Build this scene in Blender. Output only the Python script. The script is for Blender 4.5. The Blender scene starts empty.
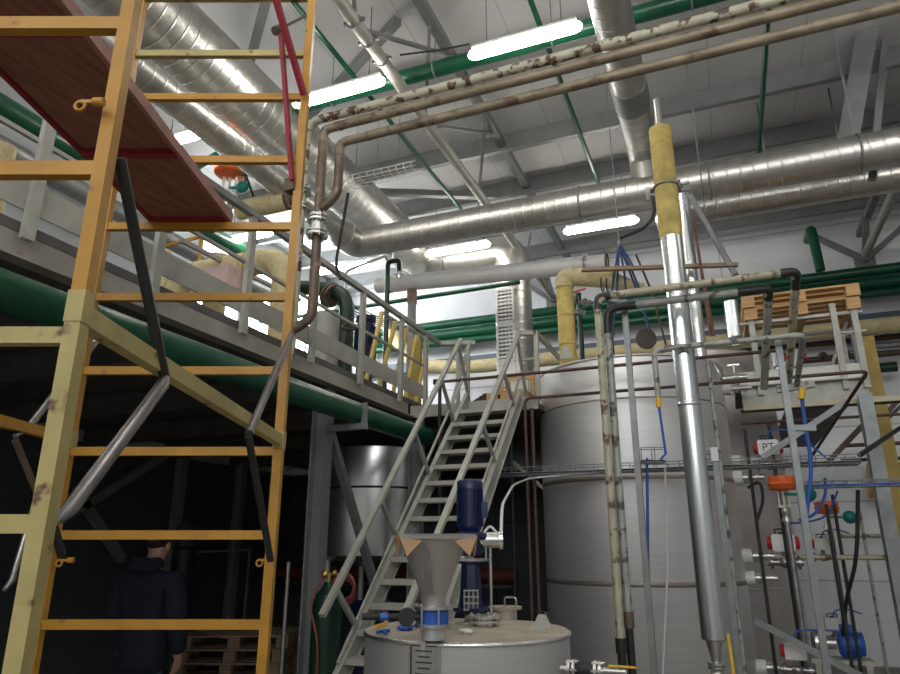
import bpy, bmesh, math, random
from mathutils import Vector, Matrix, Quaternion
random.seed(7)
SC = bpy.context.scene
COL = SC.collection
V = Vector
# ---------------------------------------------------------------- camera, world, exposure
FOC, YAW, PIT, CAMH = 675.0, math.radians(21.8), math.radians(17.2), 1.65
cam_d = bpy.data.cameras.new('camera'); cam = bpy.data.objects.new('camera', cam_d); COL.objects.link(cam)
cam.location = (0, 0, CAMH); cam.rotation_euler = (math.pi/2 + PIT, 0, YAW)
cam_d.sensor_width = 36; cam_d.lens = 36*FOC/900; cam_d.clip_end = 100; cam_d.clip_start = 0.02
SC.camera = cam
w = bpy.data.worlds.new('world'); SC.world = w; w.use_nodes = True
w.node_tree.nodes['Background'].inputs[0].default_value = (0.75, 0.86, 1, 1)
w.node_tree.nodes['Background'].inputs[1].default_value = 0.32
LAMP = 37.0
SC.view_settings.view_transform = 'Standard'; SC.view_settings.look = 'None'
SC.view_settings.gamma = 1; SC.view_settings.use_curve_mapping = False
SC.view_settings.exposure = 0.0
SC.cycles.max_bounces = 7; SC.cycles.diffuse_bounces = 4; SC.cycles.glossy_bounces = 4
SC.cycles.sample_clamp_indirect = 6
gl = bpy.data.lights.new('front_fill', 'AREA'); gl.shape = 'RECTANGLE'; gl.size = 6.0; gl.size_y = 3.0; gl.energy = 270; gl.color = (.93, .97, 1)  # fill light added at the unseen front wall to brighten tanks and riser
go = bpy.data.objects.new('front_fill', gl); COL.objects.link(go); go.location = (1.5, -4.9, 4.6); go.rotation_euler = (math.radians(82), 0, 0)
# ---------------------------------------------------------------- from a sight line to a point in the hall
_fh = V((-math.sin(YAW), math.cos(YAW), 0)); _R = V((math.cos(YAW), math.sin(YAW), 0)); _Z = V((0, 0, 1))
_F = _fh*math.cos(PIT) + _Z*math.sin(PIT); _U = -_fh*math.sin(PIT) + _Z*math.cos(PIT); _C = V((0, 0, CAMH))
def ray(x, y): return _F*FOC + _R*(x-450) + _U*(337-y)
def atx(x, y, X): d = ray(x, y); return _C + d*(X/d.x)
def aty(x, y, Y): d = ray(x, y); return _C + d*(Y/d.y)
def atz(x, y, z): d = ray(x, y); return _C + d*((z-CAMH)/d.z)
def atp(x, y, o, n): d = ray(x, y); return _C + d*((V(o)-_C).dot(n)/d.dot(n))
# ---------------------------------------------------------------- materials
def lin(c): return tuple(((x/255)/12.92 if x/255 <= .04045 else ((x/255+.055)/1.055)**2.4) for x in c)
def mat(name, col, rough=.5, metal=0.0, noise=0.12, scale=6.0, col2=None, thr=(.55, .65), detail=4, bump=0.0, stretch=None, spec=.5, aniso=0.0):
    m = bpy.data.materials.new(name); m.use_nodes = True
    nt = m.node_tree; b = nt.nodes['Principled BSDF']
    b.inputs['Roughness'].default_value = rough; b.inputs['Metallic'].default_value = metal
    b.inputs['Specular IOR Level'].default_value = spec
    if aniso:
        b.inputs['Anisotropic'].default_value = aniso; tg = nt.nodes.new('ShaderNodeTangent'); tg.direction_type = 'RADIAL'; tg.axis = 'Z'
        nt.links.new(tg.outputs[0], b.inputs['Tangent'])
    tc = nt.nodes.new('ShaderNodeTexCoord'); mp = nt.nodes.new('ShaderNodeMapping')
    nt.links.new(tc.outputs['Object'], mp.inputs['Vector'])
    if stretch: mp.inputs['Scale'].default_value = stretch
    nz = nt.nodes.new('ShaderNodeTexNoise'); nz.inputs['Scale'].default_value = scale; nz.inputs['Detail'].default_value = detail
    nt.links.new(mp.outputs[0], nz.inputs['Vector'])
    rp = nt.nodes.new('ShaderNodeValToRGB')
    a = [max(0, c*(1-noise)) for c in col]; d = [min(1, c*(1+noise)) for c in col]
    rp.color_ramp.elements[0].color = (*a, 1); rp.color_ramp.elements[1].color = (*d, 1)
    rp.color_ramp.elements[0].position = .3; rp.color_ramp.elements[1].position = .7
    nt.links.new(nz.outputs['Fac'], rp.inputs['Fac'])
    out = rp.outputs['Color']
    if col2:
        n2 = nt.nodes.new('ShaderNodeTexNoise'); n2.inputs['Scale'].default_value = scale*1.7; n2.inputs['Detail'].default_value = 8
        nt.links.new(mp.outputs[0], n2.inputs['Vector'])
        r2 = nt.nodes.new('ShaderNodeValToRGB'); r2.color_ramp.elements[0].position = thr[0]; r2.color_ramp.elements[1].position = thr[1]
        nt.links.new(n2.outputs['Fac'], r2.inputs['Fac'])
        mx = nt.nodes.new('ShaderNodeMix'); mx.data_type = 'RGBA'
        nt.links.new(r2.outputs['Color'], mx.inputs[0]); nt.links.new(out, mx.inputs[6]); mx.inputs[7].default_value = (*col2, 1)
        out = mx.outputs[2]
    nt.links.new(out, b.inputs['Base Color'])
    if bump:
        bp = nt.nodes.new('ShaderNodeBump'); bp.inputs['Strength'].default_value = bump; bp.inputs['Distance'].default_value = .01
        nt.links.new(nz.outputs['Fac'], bp.inputs['Height']); nt.links.new(bp.outputs[0], b.inputs['Normal'])
    return m
def emat(name, col, s):
    m = bpy.data.materials.new(name); m.use_nodes = True; b = m.node_tree.nodes['Principled BSDF']
    b.inputs['Base Color'].default_value = (.9, .9, .9, 1); b.inputs['Emission Color'].default_value = (*col, 1); b.inputs['Emission Strength'].default_value = s
    return m
def panel_mat(name, col, seam, size, rough=.5, axis='XY', width=.012):
    """sheet panels with thin joint lines; size = panel width, panel height in metres"""
    m = mat(name, col, rough, 0, .05, 1.5); nt = m.node_tree; b = nt.nodes['Principled BSDF']
    tc = nt.nodes.new('ShaderNodeTexCoord'); mp = nt.nodes.new('ShaderNodeMapping')
    nt.links.new(tc.outputs['Object'], mp.inputs['Vector'])
    if axis == 'XZ': mp.inputs['Rotation'].default_value = (math.pi/2, 0, 0)
    if axis == 'YZ': mp.inputs['Rotation'].default_value = (math.pi/2, 0, math.pi/2)
    br = nt.nodes.new('ShaderNodeTexBrick'); br.offset = 0; br.inputs['Scale'].default_value = 1
    br.inputs['Brick Width'].default_value = size[0]; br.inputs['Row Height'].default_value = size[1]
    br.inputs['Mortar Size'].default_value = width; br.inputs['Mortar Smooth'].default_value = .3
    src = b.inputs['Base Color'].links[0].from_socket
    nt.links.new(mp.outputs[0], br.inputs['Vector']); nt.links.new(src, br.inputs['Color1']); nt.links.new(src, br.inputs['Color2'])
    br.inputs['Mortar'].default_value = (*seam, 1)
    nt.links.new(br.outputs['Color'], b.inputs['Base Color'])
    return m
M = {}
M['galv'] = mat('galvanised', (.235, .25, .255), .45, .35, .12, 14)
M['grey_steel'] = mat('grey_painted_steel', (.30, .30, .28), .5, .15, .15, 8)
M['pale_steel'] = mat('pale_grey_steel', (.40, .40, .355), .5, .2, .12, 8)
M['beam'] = mat('mezzanine_steel', (.33, .31, .27), .55, .1, .15, 5, (.20, .14, .09), (.68, .8))
M['truss'] = mat('truss_steel', (.20, .21, .21), .5, .2, .1, 6)
M['duct'] = mat('spiral_duct_zinc', (.54, .53, .50), .38, .9, .12, 7)
M['stainless'] = mat('brushed_stainless', (.68, .675, .67), .46, .88, .05, 3, stretch=(1, 1, 12), aniso=.6)
M['weld'] = mat('weld_band', (.34, .30, .26), .5, .8, .15, 4)
M['stainless_glossy'] = mat('glossy_stainless', (.62, .61, .60), .22, .97, .05, 3, aniso=.7)
M['stainless_dull'] = mat('dull_stainless', (.58, .55, .52), .46, .85, .08, 4, aniso=.6)
M['bright'] = mat('polished_jacket', (.74, .78, .80), .26, .97, .05, 5, aniso=.55)
M['chrome'] = mat('machined_steel', (.55, .55, .53), .3, .9, .1, 20)
M['green'] = mat('green_gloss_paint', (.006, .078, .038), .3, 0, .2, 4)
M['dgreen'] = mat('dark_green_paint', (.006, .03, .018), .4, 0, .2, 6)
M['yellow'] = mat('yellow_ochre_paint', (.45, .225, .024), .4, 0, .12, 9, (.22, .11, .04), (.66, .72), bump=.15)
M['cream'] = mat('worn_cream_paint', (.42, .35, .14), .5, 0, .12, 9, (.12, .06, .035), (.62, .68), bump=.25)
M['deck'] = mat('red_brown_plywood', (.28, .115, .08), .6, 0, .3, 7, stretch=(6, 1, 1))
M['redpaint'] = mat('dark_red_paint', (.27, .018, .035), .45, 0, .15, 8)
M['redbrown'] = mat('faded_red_edge', (.38, .19, .16), .6, 0, .2, 12)
M['rust'] = mat('brown_rusty_pipe', (.15, .11, .085), .5, .4, .3, 7, (.30, .25, .18), (.58, .7))
M['tanpipe'] = mat('tan_worn_pipe', (.25, .21, .145), .5, .25, .25, 5, (.13, .085, .06), (.55, .66))
M['palerust'] = mat('flaking_pale_pipe', (.48, .46, .36), .55, .1, .15, 7, (.10, .055, .04), (.52, .58))
M['brownpipe'] = mat('brown_pipe', (.085, .046, .036), .5, .2, .2, 8)
M['greypipe'] = mat('worn_grey_pipe', (.36, .37, .34), .5, .2, .2, 9, (.10, .09, .08), (.54, .62))
M['palepipe'] = mat('worn_ivory_pipe', (.42, .40, .29), .5, .1, .2, 9, (.12, .08, .05), (.56, .64))
M['insul'] = mat('cream_insulation', (.55, .47, .27), .8, 0, .12, 14, (.40, .33, .17), (.55, .7), bump=.3)
M['yinsul'] = mat('yellow_insulation', (.58, .45, .15), .8, 0, .15, 18, bump=.3)
M['olive'] = mat('olive_yellow_paint', (.36, .26, .06), .6, 0, .15, 8)
M['foil'] = mat('white_foil_jacket', (.78, .78, .77), .5, .1, .06, 8)
M['wood'] = mat('raw_pallet_wood', (.55, .34, .15), .7, 0, .2, 7, stretch=(1, 8, 8))
M['oldwood'] = mat('grey_old_wood', (.25, .18, .12), .8, 0, .25, 7, stretch=(1, 8, 8))
M['card'] = mat('brown_cardboard', (.46, .29, .16), .8, 0, .1, 8)
M['blue'] = mat('navy_machine_paint', (.007, .013, .06), .38, 0, .15, 8)
M['bblue'] = mat('bright_blue_paint', (.02, .10, .42), .4, 0, .1, 8)
M['iron'] = mat('black_iron', (.03, .03, .03), .45, .3, .2, 10)
M['tube'] = mat('dull_steel_tube', (.34, .33, .33), .32, .9, .2, 12)
M['rubber'] = mat('black_rubber', (.015, .015, .016), .6, 0, .1, 10)
M['bluehose'] = mat('blue_air_hose', (.02, .09, .42), .4, 0, .05, 8)
M['whitecable'] = mat('white_cable', (.70, .70, .68), .5, 0, .05, 8)
M['rustbrown'] = mat('rust_brown', (.16, .065, .04), .6, 0, .25, 10)
M['redhose'] = mat('brick_red_hose', (.24, .06, .045), .6, 0, .1, 8)
M['orange'] = mat('orange_plastic', (.72, .13, .02), .45, 0, .06, 8)
M['teal'] = mat('teal_plastic', (.005, .22, .19), .4, 0, .06, 8)
M['navystrap'] = mat('navy_strap', (.02, .05, .16), .6, 0, .1, 8)
M['paleyellow'] = mat('pale_yellow_paint', (.72, .55, .16), .45, 0, .08, 8)
M['white'] = mat('white_enamel', (.72, .72, .70), .4, 0, .05, 8)
M['redplastic'] = mat('red_plastic', (.45, .02, .025), .4, 0, .05, 8)
M['yplastic'] = mat('yellow_plastic', (.75, .45, .02), .45, 0, .05, 8)
M['brass'] = mat('brass', (.55, .38, .12), .35, .9, .1, 12)
M['pinkwrap'] = mat('pinkish_wrap', (.52, .38, .36), .7, 0, .1, 8)
M['concrete'] = mat('dusty_concrete', (.30, .28, .25), .75, 0, .2, 1.6, (.22, .20, .18), (.5, .65), bump=.2)
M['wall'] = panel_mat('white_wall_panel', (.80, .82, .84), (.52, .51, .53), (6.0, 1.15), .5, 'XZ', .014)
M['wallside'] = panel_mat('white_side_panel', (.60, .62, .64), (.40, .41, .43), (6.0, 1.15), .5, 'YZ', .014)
M['roof'] = panel_mat('white_roof_sheet', (.56, .56, .56), (.36, .42, .42), (1.0, 60), .55, 'XY', .008)
M['shadewall'] = panel_mat('shade_toned_panel', (.095, .105, .115), (.04, .04, .04), (1.2, 2.0), .6, 'XZ', .01)  # panel colour darkened to carry the deep shade under the mezzanine
M['purlin'] = mat('zinc_purlin', (.24, .25, .25), .45, .4, .1, 5)
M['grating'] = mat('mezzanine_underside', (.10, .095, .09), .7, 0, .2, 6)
M['lamp'] = emat('lamp_glow', (1.0, .95, .87), LAMP)
M['skin'] = mat('skin', (.50, .29, .21), .55, 0, .05, 12)
M['navy'] = mat('navy_cloth', (.009, .011, .024), .85, 0, .15, 14, bump=.2)
M['jeans'] = mat('blue_jeans', (.035, .055, .10), .85, 0, .2, 16, bump=.2)
M['hair'] = mat('dark_hair', (.018, .012, .009), .6, 0, .3, 40, bump=.5)
M['grilleshade'] = mat('grille_shadow_grey', (.16, .17, .18), .6, 0, .05, 8)
M['grille'] = mat('white_grille', (.75, .75, .73), .5, 0, .04, 8)
M['tape'] = mat('foil_tape', (.32, .30, .28), .4, .7, .05, 8)
M['label_white'] = mat('paper_white', (.7, .7, .66), .6, 0, .05, 8)
M['print'] = mat('dark_print', (.04, .04, .05), .6, 0, .05, 8)
# ---------------------------------------------------------------- mesh building
OFF = {}
def frame(d, up=None):
    d = d.normalized(); u = V(up) if up is not None else (V((0, 0, 1)) if abs(d.z) < .95 else V((0, 1, 0)))
    a = d.cross(u)
    if a.length < 1e-5: a = d.cross(V((1, 0, 0)))
    a.normalize(); b = a.cross(d).normalized()
    return a, b
def fillet(pts, R, k=5):
    pts = [V(p) for p in pts]; out = [pts[0]]
    for i in range(1, len(pts)-1):
        a, b, c = pts[i-1], pts[i], pts[i+1]
        u = (a-b); v = (c-b); r = min(R, u.length*.48, v.length*.48)
        u.normalize(); v.normalize()
        if u.dot(v) < -.999: out.append(b); continue
        p0 = b+u*r; p1 = b+v*r
        for j in range(k+1):
            t = j/k; out.append(p0*(1-t)**2 + b*2*t*(1-t) + p1*t*t)
    out.append(pts[-1]); return out
class MB:
    def __init__(s): s.v = []; s.f = []; s.s = []
    def add(s, vs, fs, sm=False):
        n = len(s.v); s.v += [V(p) for p in vs]
        for f in fs: s.f.append([n+i for i in f]); s.s.append(sm)
        return s
    def box(s, c, sz, rz=0, ax=None):
        c = V(c); x, y, z = [q/2 for q in sz]
        if ax: A = [V(q) for q in ax]
        else: A = [V((math.cos(rz), math.sin(rz), 0)), V((-math.sin(rz), math.cos(rz), 0)), V((0, 0, 1))]
        vs = [c + A[0]*x*i + A[1]*y*j + A[2]*z*k for i in (-1, 1) for j in (-1, 1) for k in (-1, 1)]
        return s.add(vs, [(0, 1, 3, 2), (4, 6, 7, 5), (0, 4, 5, 1), (2, 3, 7, 6), (0, 2, 6, 4), (1, 5, 7, 3)])
    def span(s, x0, x1, y0, y1, z0, z1): return s.box(((x0+x1)/2, (y0+y1)/2, (z0+z1)/2), (x1-x0, y1-y0, z1-z0))
    def bar(s, p, q, w, h=None, up=None):
        p, q = V(p), V(q); h = h or w; d = q-p; a, b = frame(d, up)
        return s.box((p+q)/2, (w, d.length, h), ax=(a, d.normalized(), b))
    def angle(s, p, q, w, t, up=None):          # L section
        p, q = V(p), V(q); d = q-p; a, b = frame(d, up)
        s.bar(p+a*w/2, q+a*w/2, w, t, b); s.bar(p+b*w/2, q+b*w/2, t, w, b); return s
    def ibeam(s, p, q, w, h, t=.012, up=None):
        p, q = V(p), V(q); a, b = frame(q-p, up)
        for sg in (-1, 1): s.bar(p+b*sg*(h/2-t/2), q+b*sg*(h/2-t/2), w, t, b)
        s.bar(p, q, t*.8, h-2*t, b); return s
    def tube(s, pts, r, n=12, closed=False):
        pts = [V(p) for p in pts]
        pts = [p for i, p in enumerate(pts) if i == 0 or (p-pts[i-1]).length > 1e-6]
        N = len(pts); rs = r if isinstance(r, (list, tuple)) else [r]*N
        vs = []; a = None; pd = None
        for i, p in enumerate(pts):
            if closed: d = pts[(i+1) % N]-pts[i-1]
            else: d = (pts[min(i+1, N-1)]-pts[max(i-1, 0)])
            d.normalize()
            if a is None: a, b = frame(d)
            else:
                a = (a - d*a.dot(d)).normalized(); b = a.cross(d)
            for k in range(n):
                t = 2*math.pi*k/n; vs.append(p + (a*math.cos(t) + b*math.sin(t))*rs[i])
        fs = []
        for i in range(N if closed else N-1):
            j = (i+1) % N
            for k in range(n): fs.append((i*n+k, i*n+(k+1) % n, j*n+(k+1) % n, j*n+k))
        s.add(vs, fs, True)
        if not closed:
            s.add(vs[:n], [tuple(range(n))[::-1]]); s.add(vs[-n:], [tuple(range(n))])
        return s
    def cyl(s, p, q, r, r2=None, n=20):
        return s.tube([p, q], [r, r if r2 is None else r2], n)
    def lathe(s, prof, o, axis=(0, 0, 1), n=32, caps=True, flat=False):
        o = V(o); d = V(axis).normalized(); a, b = frame(d); vs = []
        if not flat:                        # hold the edges crisp
            P = [prof[0]]
            for (r0, z0), (r1, z1) in zip(prof, prof[1:]):
                L = math.hypot(r1-r0, z1-z0)
                if L > .04: k = min(.006, L*.1)/L; P += [(r0+(r1-r0)*k, z0+(z1-z0)*k), (r1-(r1-r0)*k, z1-(z1-z0)*k)]
                P.append((r1, z1))
            prof = P
        for r, z in prof:
            for k in range(n):
                t = 2*math.pi*k/n; vs.append(o + d*z + (a*math.cos(t)+b*math.sin(t))*max(r, 1e-4))
        fs = [(i*n+k, i*n+(k+1) % n, (i+1)*n+(k+1) % n, (i+1)*n+k) for i in range(len(prof)-1) for k in range(n)]
        s.add(vs, fs, not flat)
        if caps:
            s.add(vs[:n], [tuple(range(n))[::-1]]); s.add(vs[-n:], [tuple(range(n))])
        return s
    def ribbed(s, p, q, r, step=.13, n=32, rib=.0025):   # spiral duct with raised seams
        p, q = V(p), V(q); L = (q-p).length; k = max(1, int(L/step)); pr = [(r, 0)]
        for i in range(1, k):
            z = L*i/k; pr += [(r, z-.016), (r, z-.008), (r+rib, z-.004), (r+rib, z+.004), (r, z+.008), (r, z+.016)]
        pr.append((r, L)); return s.lathe(pr, p, q-p, n)
    def sphere(s, c, r, n=14, sc=(1, 1, 1)):
        prof = [(math.sin(math.pi*i/(n//2))*r, -math.cos(math.pi*i/(n//2))*r) for i in range(n//2+1)]
        k = len(s.v); s.lathe(prof, (0, 0, 0), (0, 0, 1), n, False)
        for i in range(k, len(s.v)): s.v[i] = V((s.v[i].x*sc[0], s.v[i].y*sc[1], s.v[i].z*sc[2])) + V(c)
        return s
    def torus(s, c, axis, R, r, n=24, m=8):
        a, b = frame(V(axis)); c = V(c)
        return s.tube([c + (a*math.cos(2*math.pi*i/n)+b*math.sin(2*math.pi*i/n))*R for i in range(n)], r, m, True)
    def poly(s, pts, th, nrm):                  # extruded polygon
        pts = [V(p) for p in pts]; nrm = V(nrm).normalized()*th/2; n = len(pts)
        vs = [p-nrm for p in pts]+[p+nrm for p in pts]
        return s.add(vs, [tuple(range(n))[::-1], tuple(range(n, 2*n))]+[(i, (i+1) % n, n+(i+1) % n, n+i) for i in range(n)])
    def build(s, name, m, parent=None, origin=None):
        if origin is None:
            if parent is not None: origin = OFF[parent]
            else:
                xs = [p.x for p in s.v]; ys = [p.y for p in s.v]; zs = [p.z for p in s.v]
                origin = V(((min(xs)+max(xs))/2, (min(ys)+max(ys))/2, min(zs)))
        origin = V(origin)
        me = bpy.data.meshes.new(name); me.from_pydata([tuple(p-origin) for p in s.v], [], s.f); me.update()
        me.polygons.foreach_set('use_smooth', s.s)
        bm = bmesh.new(); bm.from_mesh(me); bmesh.ops.recalc_face_normals(bm, faces=bm.faces); bm.to_mesh(me); bm.free()
        me.materials.append(M[m] if isinstance(m, str) else m)
        o = bpy.data.objects.new(name, me); COL.objects.link(o)
        if parent is not None: o.parent = parent
        else: o.location = origin
        OFF[o] = origin
        return o
def tag(o, label, cat, group=None):
    o['label'] = label; o['category'] = cat
    if group: o['group'] = group
    return o
def struct(o): o['kind'] = 'structure'; return o
def thing(name, label, cat, loc, group=None):
    o = bpy.data.objects.new(name, None); COL.objects.link(o); o.location = loc; o.empty_display_size = .1
    OFF[o] = V(loc); return tag(o, label, cat, group)
def dup(root, loc, label, rotz=0, group=None):
    r = root.copy(); COL.objects.link(r); r.location = loc; r.rotation_euler = (0, 0, rotz); r['label'] = label
    if group: r['group'] = group
    for ch in list(root.children):
        c = ch.copy(); COL.objects.link(c); c.parent = r
        for g in ch.children:
            d = g.copy(); COL.objects.link(d); d.parent = c
    return r
def pipe(name, label, cat, pts, r, m, R=.12, group=None, n=14, k=6):
    return tag(MB().tube(fillet(pts, R, k), r, n).build(name, m), label, cat, group)
def flange(mb, c, ax, r, t=.02, bolts=8, pair=True):
    c = V(c); ax = V(ax).normalized(); a, b = frame(ax)
    for sg in ((-1, 1) if pair else (0,)):
        mb.cyl(c+ax*(sg*t*.8-t/2), c+ax*(sg*t*.8+t/2), r, n=20)
    for i in range(bolts):
        q = c + (a*math.cos(2*math.pi*i/bolts)+b*math.sin(2*math.pi*i/bolts))*r*.84
        mb.cyl(q-ax*t*2, q+ax*t*2, r*.07+.002, n=6)
    return mb
# ================================================================ THE HALL
YW, XL, XR, YF, HC = 12.15, -7.3, 8.0, -5.0, 7.0
def sbox(name, m, *q): return struct(MB().span(*q).build(name, m))
sbox('floor', 'concrete', XL, XR, YF, YW, -.1, 0)
sbox('ceiling', 'roof', XL, XR, YF, YW, HC, HC+.1)
sbox('wall_back', 'wall', XL-.1, XR+.1, YW, YW+.1, 0, HC)
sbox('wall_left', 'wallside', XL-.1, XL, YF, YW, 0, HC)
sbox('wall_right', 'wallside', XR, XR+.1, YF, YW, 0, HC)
sbox('wall_front', 'wall', XL-.1, XR+.1, YF-.1, YF, 0, HC)
struct(MB().span(XL, .5, 10.4, 10.5, 0, 2.86).build('wall_under_mezzanine', 'shadewall'))
struct(MB().span(XL, XL+.06, -1, 10.4, 0, 2.86).build('wall_under_mezzanine_side', mat('shade_toned_side', (.09, .095, .10), .6)))  # side panel, its dark colour standing in for shade as well
# mezzanine floor plates
PZ = 3.08; LZ = 3.0; RZ = 3.18
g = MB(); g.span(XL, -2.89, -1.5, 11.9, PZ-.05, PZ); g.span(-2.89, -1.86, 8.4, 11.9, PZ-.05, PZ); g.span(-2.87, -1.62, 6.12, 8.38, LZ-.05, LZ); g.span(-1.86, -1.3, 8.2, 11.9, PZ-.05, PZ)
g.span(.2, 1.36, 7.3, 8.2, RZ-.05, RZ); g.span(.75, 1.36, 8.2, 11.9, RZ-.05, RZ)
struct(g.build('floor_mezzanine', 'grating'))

wn = MB().span(XL-.02, XL+.012, 7.6, 11.6, 5.2, 6.55).build('window_1', emat('window_daylight', (.93, .97, 1.0), 16.0)); struct(wn)
fr = MB()
for y in (7.6, 8.6, 9.6, 10.6, 11.6): fr.span(XL, XL+.05, y-.03, y+.03, 5.2, 6.55)
for z in (5.2, 6.55): fr.span(XL, XL+.05, 7.57, 11.63, z-.03, z+.03)
struct(fr.build('window_1_frame', 'white'))
# purlins under the roof
for i, (y, lb) in enumerate(((7.66, 'nearest zinc roof purlin above the long spiral duct'), (8.86, 'second zinc roof purlin, counting from the long spiral duct'),
                             (10.06, 'third zinc roof purlin, counting from the long spiral duct'), (11.26, 'farthest zinc roof purlin, close to the back wall'))):
    b = MB(); b.span(XL, XR, y-.004, y+.004, 6.71, HC-.002); b.span(XL, XR, y-.07, y, 6.71, 6.718); b.span(XL, XR, y, y+.07, HC-.01, HC-.002)
    tag(b.build('roof_purlin', 'purlin'), lb, 'purlin', 'zinc purlins under the roof')

# trusses running away from the camera
def truss(X, label, webs, X2=None, zu=6.64):
    X2 = X if X2 is None else X2
    t = thing('roof_truss', label, 'truss', (X, YW, 6.2), 'grey steel roof trusses')
    MB().tube([(X, -1, 6.22), (X, YW-.02, 6.22)], .062, 16).build('lower_chord', mat('chord_paint', (.36, .35, .31), .5, .1), t)
    MB().bar((X2, -1, zu), (X2, YW-.02, zu), .1).build('upper_chord', 'truss', t)
    for a, b in webs: MB().bar((X2, a, zu), (X, b, 6.22), .035).build('web', 'truss', t)
    b = MB(); b.box((X, YW-.03, 6.1), (.3, .04, .35)); b.bar((X, YW-.05, 6.15), (X-.02, YW-.75, 6.62), .09); b.build('bearing_bracket', 'truss', t)
    for s in (-1, 1): MB().bar((X, YW-.1, 6.15), (X+s*.75, YW-.1, 6.75), .08).build('brace', 'truss', t)
    return t
p0 = atz(414, 0, 6.85)
wb = [(y, y+.75) for y in (3.6, 5.2, 7.0, 9.4)] + [(y+2.2, y+.85) for y in (3.6, 5.2, 7.9)]
t1 = truss(-2.68, 'long grey roof truss over the mezzanine rail, ending above the vertical duct', wb, p0.x+.05, 6.85)
for y in (4.35, 4.62, 4.9):
    c = MB(); c.torus((-2.68, y, 6.22), (0, 1, 0), .068, .008); c.box((-2.6, y, 6.22), (.05, .03, .03)); c.box((-2.76, y, 6.22), (.05, .03, .03)); c.build('pipe_clamp', 'galv', t1)
truss(2.55, 'grey roof truss over the right-hand mezzanine, at the edge of the picture', wb)
# upper chord lattice seen beside the first truss
for (a, b, lb) in (((-2.6, 5.05, 6.80), (-4.6, 6.25, 6.80), 'sloping grey roof brace crossing between two lamps'),
                   ((-2.68, 8.55, 6.6), (-4.35, 7.75, 6.6), 'thin grey roof brace above the wire tray'),
                   ((-2.6, 3.3, 6.8), (-4.4, 5.0, 6.8), 'grey roof brace meeting the truss near the top of the picture')):
    tag(MB().bar(a, b, .09).build('roof_brace', 'truss'), lb, 'brace', 'roof braces')
# wind brace column piece, far right
b = MB().ibeam(aty(868, 25, 7.3), aty(846, 150, 7.3), .2, .16)
tag(b.build('wind_brace', 'truss'), 'leaning grey steel brace behind the rusty pipes at right edge', 'brace', 'roof braces')
tag(MB().bar(aty(885, 40, 7.5), aty(872, 180, 7.5), .07).build('wind_brace', 'truss'), 'thin grey steel brace beside the leaning one at right edge', 'brace', 'roof braces')

# lamps
def lamp(x, y, z, label, L=.98):
    t = thing('linear_lamp', label, 'lamp', (x, y, z), 'long glowing ceiling lamps')
    MB().tube([(x-L/2-.045, y, z), (x-L/2-.02, y, z), (x-L/2+.02, y, z), (x+L/2-.02, y, z), (x+L/2+.02, y, z), (x+L/2+.045, y, z)], [.016, .04, .052, .052, .04, .016], 16).build('diffuser', 'lamp', t)
    MB().box((x, y, z+.065), (L, .075, .03)).build('housing', 'white', t)
    for s in (-1, 1): MB().cyl((x+s*L*.36, y, z+.07), (x+s*L*.36, y, HC), .006, n=6).build('hanger', 'galv', t)
    return t
lamp(-1.265, 4.97, 6.05, 'glowing tube lamp at the top of the picture, above three rusty pipes')
lamp(-3.22, 4.98, 6.05, 'glowing tube lamp beside the top of the yellow scaffold post')
lamp(-1.26, 8.98, 6.05, 'glowing tube lamp just left of the tall silver pipe, under the long duct')
lamp(-3.46, 8.96, 6.05, 'glowing tube lamp in front of the duct bend, above the grey rail')
lamp(-5.2, 5.03, 6.05, 'lamp glowing beside the edge of the red-brown scaffold deck', .7)
lamp(-6.2, 7.4, 6.05, 'lamp glaring through the scaffold just above the cream insulated pipe', .8)
lamp(-5.55, 8.95, 6.05, 'lamp glaring behind the flanged rusty risers')
for i, x in enumerate((-5.7, -3.22, -1.26, .75, 2.75)):
    lamp(x, .95, 6.05, 'lamp in the row overhead, out of the picture')
    lamp(x, -3.05, 6.05, 'lamp in the row behind the camera, out of the picture')
for x in (2.75, 4.8):
    lamp(x, 4.97, 6.05, 'lamp in the row to the right, out of the picture')

# ducts
def duct(name, label, runs, r, elbows=(), group=None, rest=None, step=.13):
    """runs: straight ribbed lengths; elbows: polylines"""
    t = thing(name, label, 'duct', runs[0][0], group)
    for a, b in runs: MB().ribbed(a, b, r, step).build('duct_section', 'duct', t)
    for e in elbows:
        MB().tube(fillet(e, r*1.7, 4), r*1.02, 24).build('elbow', 'duct', t)
        for q, d in ((V(e[0]), V(e[1])-V(e[0])), (V(e[-1]), V(e[-1])-V(e[-2]))): pass
    return t
r = .19
X0, Y0, Z0 = (atz(148, 81, 5.45).x+atz(269, 173, 5.45).x)/2, 7.1, 5.45
t = duct('spiral_duct', 'long zinc spiral duct crossing the hall from left to right', [((X0+.36, Y0, Z0), (XR-.02, Y0, Z0))], r, [[(X0, Y0-.36, Z0), (X0, Y0, Z0), (X0+.36, Y0, Z0)]], 'zinc spiral ducts')
MB().ribbed((X0, 1.0, Z0), (X0, Y0-.5, Z0), .14).build('duct_section', 'duct', t); MB().lathe([(.14, 0), (.19, .16)], (X0, Y0-.52, Z0), (0, 1, 0), 28).build('reducer', 'duct', t)
for x in (-1.2, .2, 1.62): MB().torus((x, Y0, Z0), (1, 0, 0), r+.008, .012, 32).build('joint_band', 'galv', t)
for x in (.12, 1.62):
    h = MB(); h.bar((x, Y0, Z0-.2), (x, Y0, HC), .02, .004); h.torus((x+.001, Y0, Z0), (1, 0, 0), r+.014, .006, 32); h.build('hanger', 'galv', t)
XB, ZB, YB, rb = -4.42, 6.3, 9.75, .29
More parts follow.
